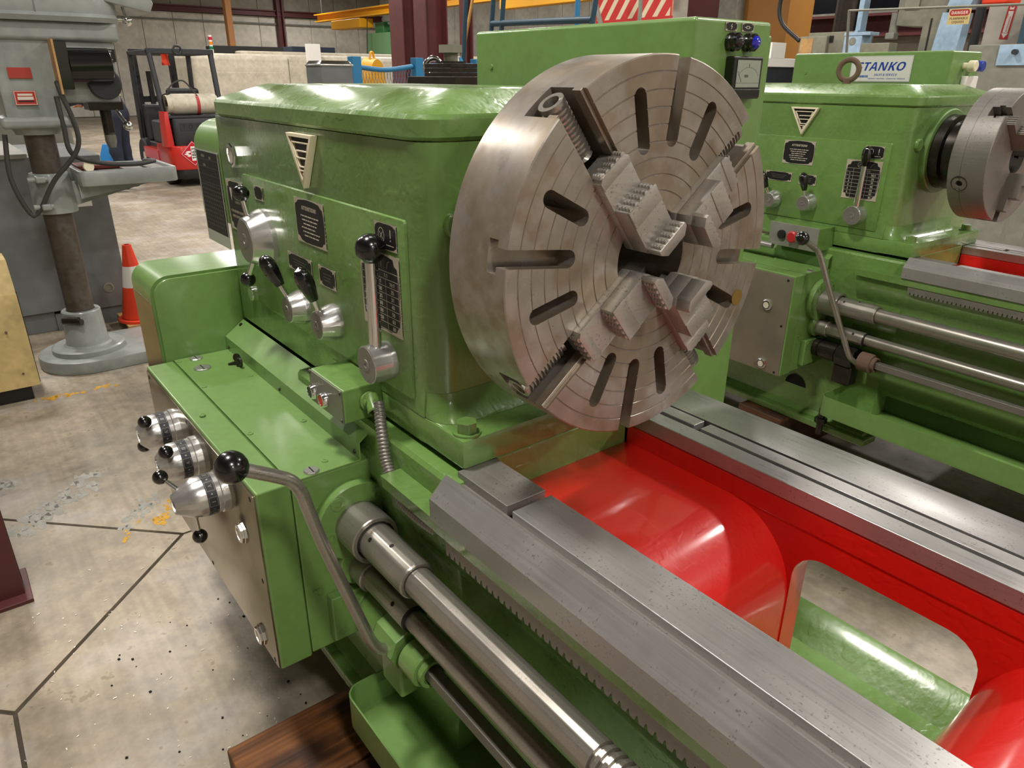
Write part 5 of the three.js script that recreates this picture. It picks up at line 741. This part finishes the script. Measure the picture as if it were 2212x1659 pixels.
{ const t = thing('portable_fan', 'yellow and black round portable fan behind the blue mesh', 'fan', [-6.9, 0, -3.26], -0.9); part(t, 'housing', rev([0, 1.36, -0.06], [0, 0, 1], [[0, 0], [0, 0.2], [0.12, 0.22], [0.12, 0.19], [0.03, 0.17], [0.03, 0]], 32, 0.5), M.yellow); for (let k = 0; k < 6; k++) { const a = k * Math.PI / 3; part(t, 'blade', (() => { const g = box(0.03, 0.16, -0.035, 0.035, -0.004, 0.004, 0.002); g.rotateX(0.4).rotateZ(a).translate(0, 1.36, 0.0); return g; })(), M.black); } part(t, 'hub', rev([0, 1.36, -0.03], [0, 0, 1], [[0, 0], [0, 0.05], [0.05, 0.04], [0.05, 0]], 20), M.black); part(t, 'carry_handle', tube([[-0.06, 1.55, 0], [-0.03, 1.62, 0], [0.03, 1.62, 0], [0.06, 1.55, 0]], 0.012), M.yellow); part(t, 'stand', [box(-0.15, 0.15, 0, 0.04, -0.1, 0.1, 0.01), rod([0, 0.04, 0], [0, 1.16, 0], 0.03)], M.black); }
single('wooden_pole', 'tan wooden pole leaning in front of the maroon columns', 'pole', [rod([-8.4, 0.9, -5.25], [-8.05, 2.75, -5.5], 0.02), box(-8.55, -8.3, 0.0, 0.05, -5.2, -5.05, 0.01), rod([-8.4, 0.9, -5.25], [-8.43, 0.05, -5.13], 0.02)], std({ color: 0xa07a3a, roughness: 0.6 }));
{ const t = thing('platform_ladder', 'dark blue rolling platform ladder behind the electrical cabinet', 'ladder', [-6.3, 0, -5]), m = std({ color: 0x1b3d4d, roughness: 0.5 }); for (const [a, b] of [[-1.35, -1.62], [-0.78, -1.08], [-0.58, -0.86], [0.98, 0.55]]) part(t, 'rail', rod([b, 0, 0], [a + (a - b) * 0.25, 2.75, 0], 0.028, 0.028, 10), m); part(t, 'rail', rod([0.15, 0, -0.5], [0.15, 2.8, -0.5], 0.03, 0.03, 10), M.blue); part(t, 'cross_bar', rod([-0.8, 1.98, 0], [0.92, 1.94, 0], 0.035, 0.035, 10), m); part(t, 'cross_bar', rod([-1.2, 1.0, 0], [0.75, 1.0, 0], 0.03, 0.03, 10), m); part(t, 'brace', rod([-1.45, 1.62, 0.02], [-1.2, 1.0, 0.02], 0.03, 0.03, 8), M.blue); for (let k = 0; k < 6; k++) part(t, 'step', box(0.1, 0.7, 0.3 + k * 0.28, 0.33 + k * 0.28, -0.4 - 0.0 * k, -0.1, 0.004), m); }
{ const t = thing('warning_board', 'red and cream diagonal striped board above the electrical cabinet', 'board', [-6.72, 0, -7]); const g = printBox(1.34, 0.42, 0.03).translate(0, 2.28, 0); g.userData.uvDone = true; part(t, 'board', g, M.print(TX.stripes)); part(t, 'post', [box(-0.5, -0.44, 0, 2.1, -0.05, -0.02, 0), box(0.44, 0.5, 0, 2.1, -0.05, -0.02, 0)], M.gunmetal); }
{ const t = thing('pipe_frame', 'grey tube frame standing before the striped board', 'frame', [-6.3, 0, -6.4]); part(t, 'tube', rod([-0.7, 2.7, 0], [-0.2, 1.6, 0], 0.03), M.machGrey); part(t, 'tube', rod([0.27, 0, 0], [0.27, 2.8, 0], 0.025), M.machGrey); part(t, 'tube', rod([-0.2, 0, 0], [-0.2, 1.62, 0], 0.03), M.machGrey); }
{ const t = thing('wooden_cabinet', 'brown-orange tall cabinet with maroon side right of the striped board', 'cabinet', [-8.2, 0, -9.5]); part(t, 'body', box(0.55, 1.55, 0, 3.0, -0.3, 0.3, 0.01), M.maroon); part(t, 'door', box(1.6, 2.35, 0, 3.0, -0.3, 0.3, 0.01), std({ color: 0x9a6a2c, roughness: 0.6 })); part(t, 'switch_box', box(1.3, 1.62, 2.1, 2.5, 0.3, 0.5, 0.01), M.machGrey); }
{ const t = thing('radial_drill', 'olive grey radial drill with thick steel column right of the electrical cabinet', 'drill', [-3.78, 0, -7.1]); part(t, 'column', rod([0, 1.8, 0], [0, 3.2, 0], 0.135, 0.135, 32), M.blackSteel); part(t, 'column_edge', box(0.14, 0.19, 1.8, 3.2, -0.03, 0.08, 0), M.paleBlue); const b = part(t, 'head_box', [box(-0.30, 0.20, 0.9, 1.835, -0.2, 0.2, 0.01), box(-0.36, -0.05, 0.9, 1.80, -0.1, 0.26, 0.01)], M.oliveGrey); part(b, 'recess', box(-0.34, -0.2, 1.62, 1.78, 0.255, 0.265, 0), M.pine); part(b, 'socket', box(-0.06, -0.01, 1.74, 1.80, 0.2, 0.21, 0), M.black); part(t, 'edge_plate', box(0.20, 0.235, 0.9, 1.84, -0.1, 0.2, 0), M.paleBlue); part(t, 'base', box(-0.36, 0.2, 0, 0.9, -0.25, 0.22, 0.02), M.oliveGrey); part(t, 'cable', tube([[-0.5, 2.7, 0.3], [-0.62, 2.2, 0.3], [-0.58, 1.95, 0.3], [-0.36, 1.76, 0.26]], 0.022, 40, 8), M.black); const m = thing('tool_cabinet', 'pale blue cabinet between the two olive grey machines', 'cabinet', [-3.38, 0, -6.74]); part(m, 'body', box(-0.16, 0.02, 0, 1.78, -0.08, 0.08, 0.008), M.paleBlue); part(m, 'side', box(0.02, 0.3, 0, 1.71, -0.08, 0.08, 0.008), M.oliveGrey); part(m, 'lid', box(-0.165, 0.1, 1.78, 1.81, -0.085, 0.085, 0.004), M.paleBlue); part(m, 'badge', rev([-0.07, 1.73, 0.08], [0, 0, 1], [[0, 0.035], [0.003, 0.035], [0.003, 0]], 20), M.machGrey); }
{ const t = thing('milling_machine', 'tall olive grey machine with pale blue side panels and red top', 'machine', [-3.0, 0, -7.35]); part(t, 'column', [exZ([[-0.05, 0.9], [0.10, 0.9], [0.16, 1.95], [0.2, 2.9], [-0.3, 2.9], [-0.3, 1.88], [-0.04, 1.86]], -0.2, 0.2, 0.01), box(-0.28, 0.3, 0, 0.95, -0.4, 0.25, 0.02)], M.oliveGrey); part(t, 'side_panel', exZ([[0.10, 1.5], [0.33, 1.5], [0.36, 1.96], [0.15, 1.97]], 0.1, 0.26, 0.006), M.paleBlue); part(t, 'side_panel', exZ([[0.17, 2.0], [0.37, 1.99], [0.40, 2.07], [0.19, 2.08]], 0.1, 0.26, 0.006), M.paleBlue); part(t, 'side_panel', exZ([[0.19, 2.085], [0.40, 2.075], [0.42, 2.5], [0.2, 2.5]], 0.1, 0.26, 0.006), M.paleBlue); part(t, 'inspection_cover', [box(-0.24, -0.1, 2.02, 2.3, 0.2, 0.22, 0.004)], M.oliveGrey); part(t, 'spindle_cluster', [rod([-0.34, 1.78, 0.15], [-0.34, 2.0, 0.15], 0.04), box(-0.39, -0.3, 1.76, 1.82, 0.1, 0.2, 0.01)], M.machGrey); part(t, 'slide_line', box(0.03, 0.045, 1.3, 1.93, 0.2, 0.206, 0), M.black); part(t, 'red_top', box(0.44, 0.66, 2.02, 2.6, -0.1, 0.2, 0.02), M.orange); }
{ const t = thing('hanging_rail', 'thin grey rail carrying the danger sign', 'rail', [-1.9, 0, -5]); part(t, 'rail', rod([-0.7, 1.865, 0], [0.7, 1.83, 0], 0.008), M.machGrey); part(t, 'post', rod([0.7, 0, 0], [0.7, 1.85, 0], 0.015), M.machGrey); part(t, 'post', rod([-0.7, 0, -0.4], [-0.7, 1.87, 0], 0.01), M.machGrey); }
{ const g = printBox(0.135, 0.095, 0.004); g.userData.uvDone = true; single('danger_sign', 'cream and red sign reading danger flammable liquids', 'sign', g, M.print(TX.danger), [-1.80, 1.784, -4.985], 0.1); }
{ const t = thing('fire_sign_post', 'white pillar with red downward arrow sign', 'pillar', [-3.05, 0, -9.3]); part(t, 'pillar', box(-0.2, 0.35, 0, 4, -0.2, 0.2, 0.01), M.wallWhite); const g = printBox(0.085, 0.34, 0.004).rotateZ(-0.06).translate(0.03, 1.98, 0.205); g.userData.uvDone = true; part(t, 'arrow_sign', g, M.print(TX.arrow)); part(t, 'pipe', rod([-0.28, 0, 0.2], [-0.28, 3, 0.2], 0.05), M.gunmetal); part(t, 'alarm', box(-0.08, -0.04, 1.66, 1.72, 0.2, 0.22, 0.002), M.orange); }
{ const t = thing('blue_cabinet', 'steel blue cabinet at the upper right edge', 'cabinet', [-2.35, 0, -8.6]); part(t, 'body', box(-0.25, 0.8, 0, 2.12, -0.3, 0.3, 0.01), std({ color: 0x55788c, roughness: 0.5 })); part(t, 'door', box(-0.18, 0.75, 1.0, 2.04, 0.295, 0.31, 0.004), std({ color: 0x3f6277, roughness: 0.5 })); const u = thing('grey_machine_box', 'light grey box with side knob beside the blue cabinet', 'box', [-2.0, 0, -6.6]); part(u, 'body', box(-0.27, 0.5, 0, 1.66, -0.2, 0.2, 0.008), M.machGrey); part(u, 'front', box(-0.03, 0.5, 1.50, 1.655, 0.2, 0.215, 0.004), M.paleBlue); part(u, 'knob', rod([0.1, 1.6, 0.2], [0.1, 1.6, 0.26], 0.02), M.gunmetal); }
{ const t = thing('work_bench', 'white-topped bench with boxes between the two lathe cabinets', 'bench', [-4.7, 0, -6.2]); part(t, 'top', box(-1.2, 0.75, 1.50, 1.58, -0.5, 0.4, 0.006), M.white); part(t, 'body', box(-1.1, 0.70, 0, 1.50, -0.45, 0.38, 0.006), std({ color: 0x23262e, roughness: 0.5 })); single('cardboard_box', 'beige box at the left on the white bench', 'box', box(-0.2, 0.25, 0, 0.24, -0.15, 0.15, 0.004), M.whiteDirty, [-4.55, 1.58, -6.25]); single('paper_stack', 'white paper stack on the bench beside the beige box', 'paper', box(-0.13, 0.17, 0, 0.14, -0.12, 0.12, 0.002), M.white, [-4.12, 1.58, -6.2]); single('paper_roll', 'upright white roll between beige box and paper stack', 'roll', rod([0, 0, 0], [0, 0.16, 0], 0.05), M.white, [-4.29, 1.58, -6.05]); single('clamp_handle', 'small tee handle standing before the dark bench front', 'handle', [rod([0, 0, 0], [0, 1.465, 0], 0.012), rod([-0.05, 1.445, 0], [0.05, 1.445, 0], 0.008)], M.steel, [-2.62, 0, -4.0]); }
{ const t = thing('storage_rack', 'pale shelves and hanging cloths behind the danger sign', 'shelf', [-2.2, 0, -10.3]); part(t, 'shelf', box(-1.0, 0.3, 1.95, 1.98, -0.2, 0.2, 0), M.machGrey); part(t, 'cloth', box(-0.55, -0.4, 1.3, 1.95, -0.02, 0.02, 0.01), std({ color: 0xd9b98f, roughness: 0.9 })); part(t, 'sheet', box(-0.36, 0.0, 1.3, 1.93, -0.02, 0.02, 0.01), M.white); part(t, 'upright', [box(-1.0, -0.96, 0, 2.0, -0.02, 0.02, 0), box(0.26, 0.3, 0, 2.0, -0.02, 0.02, 0)], M.machGrey); }
scene.traverse(o => { if (o.isMesh) o.castShadow = o.receiveShadow = true; });
renderer.render(scene, camera);
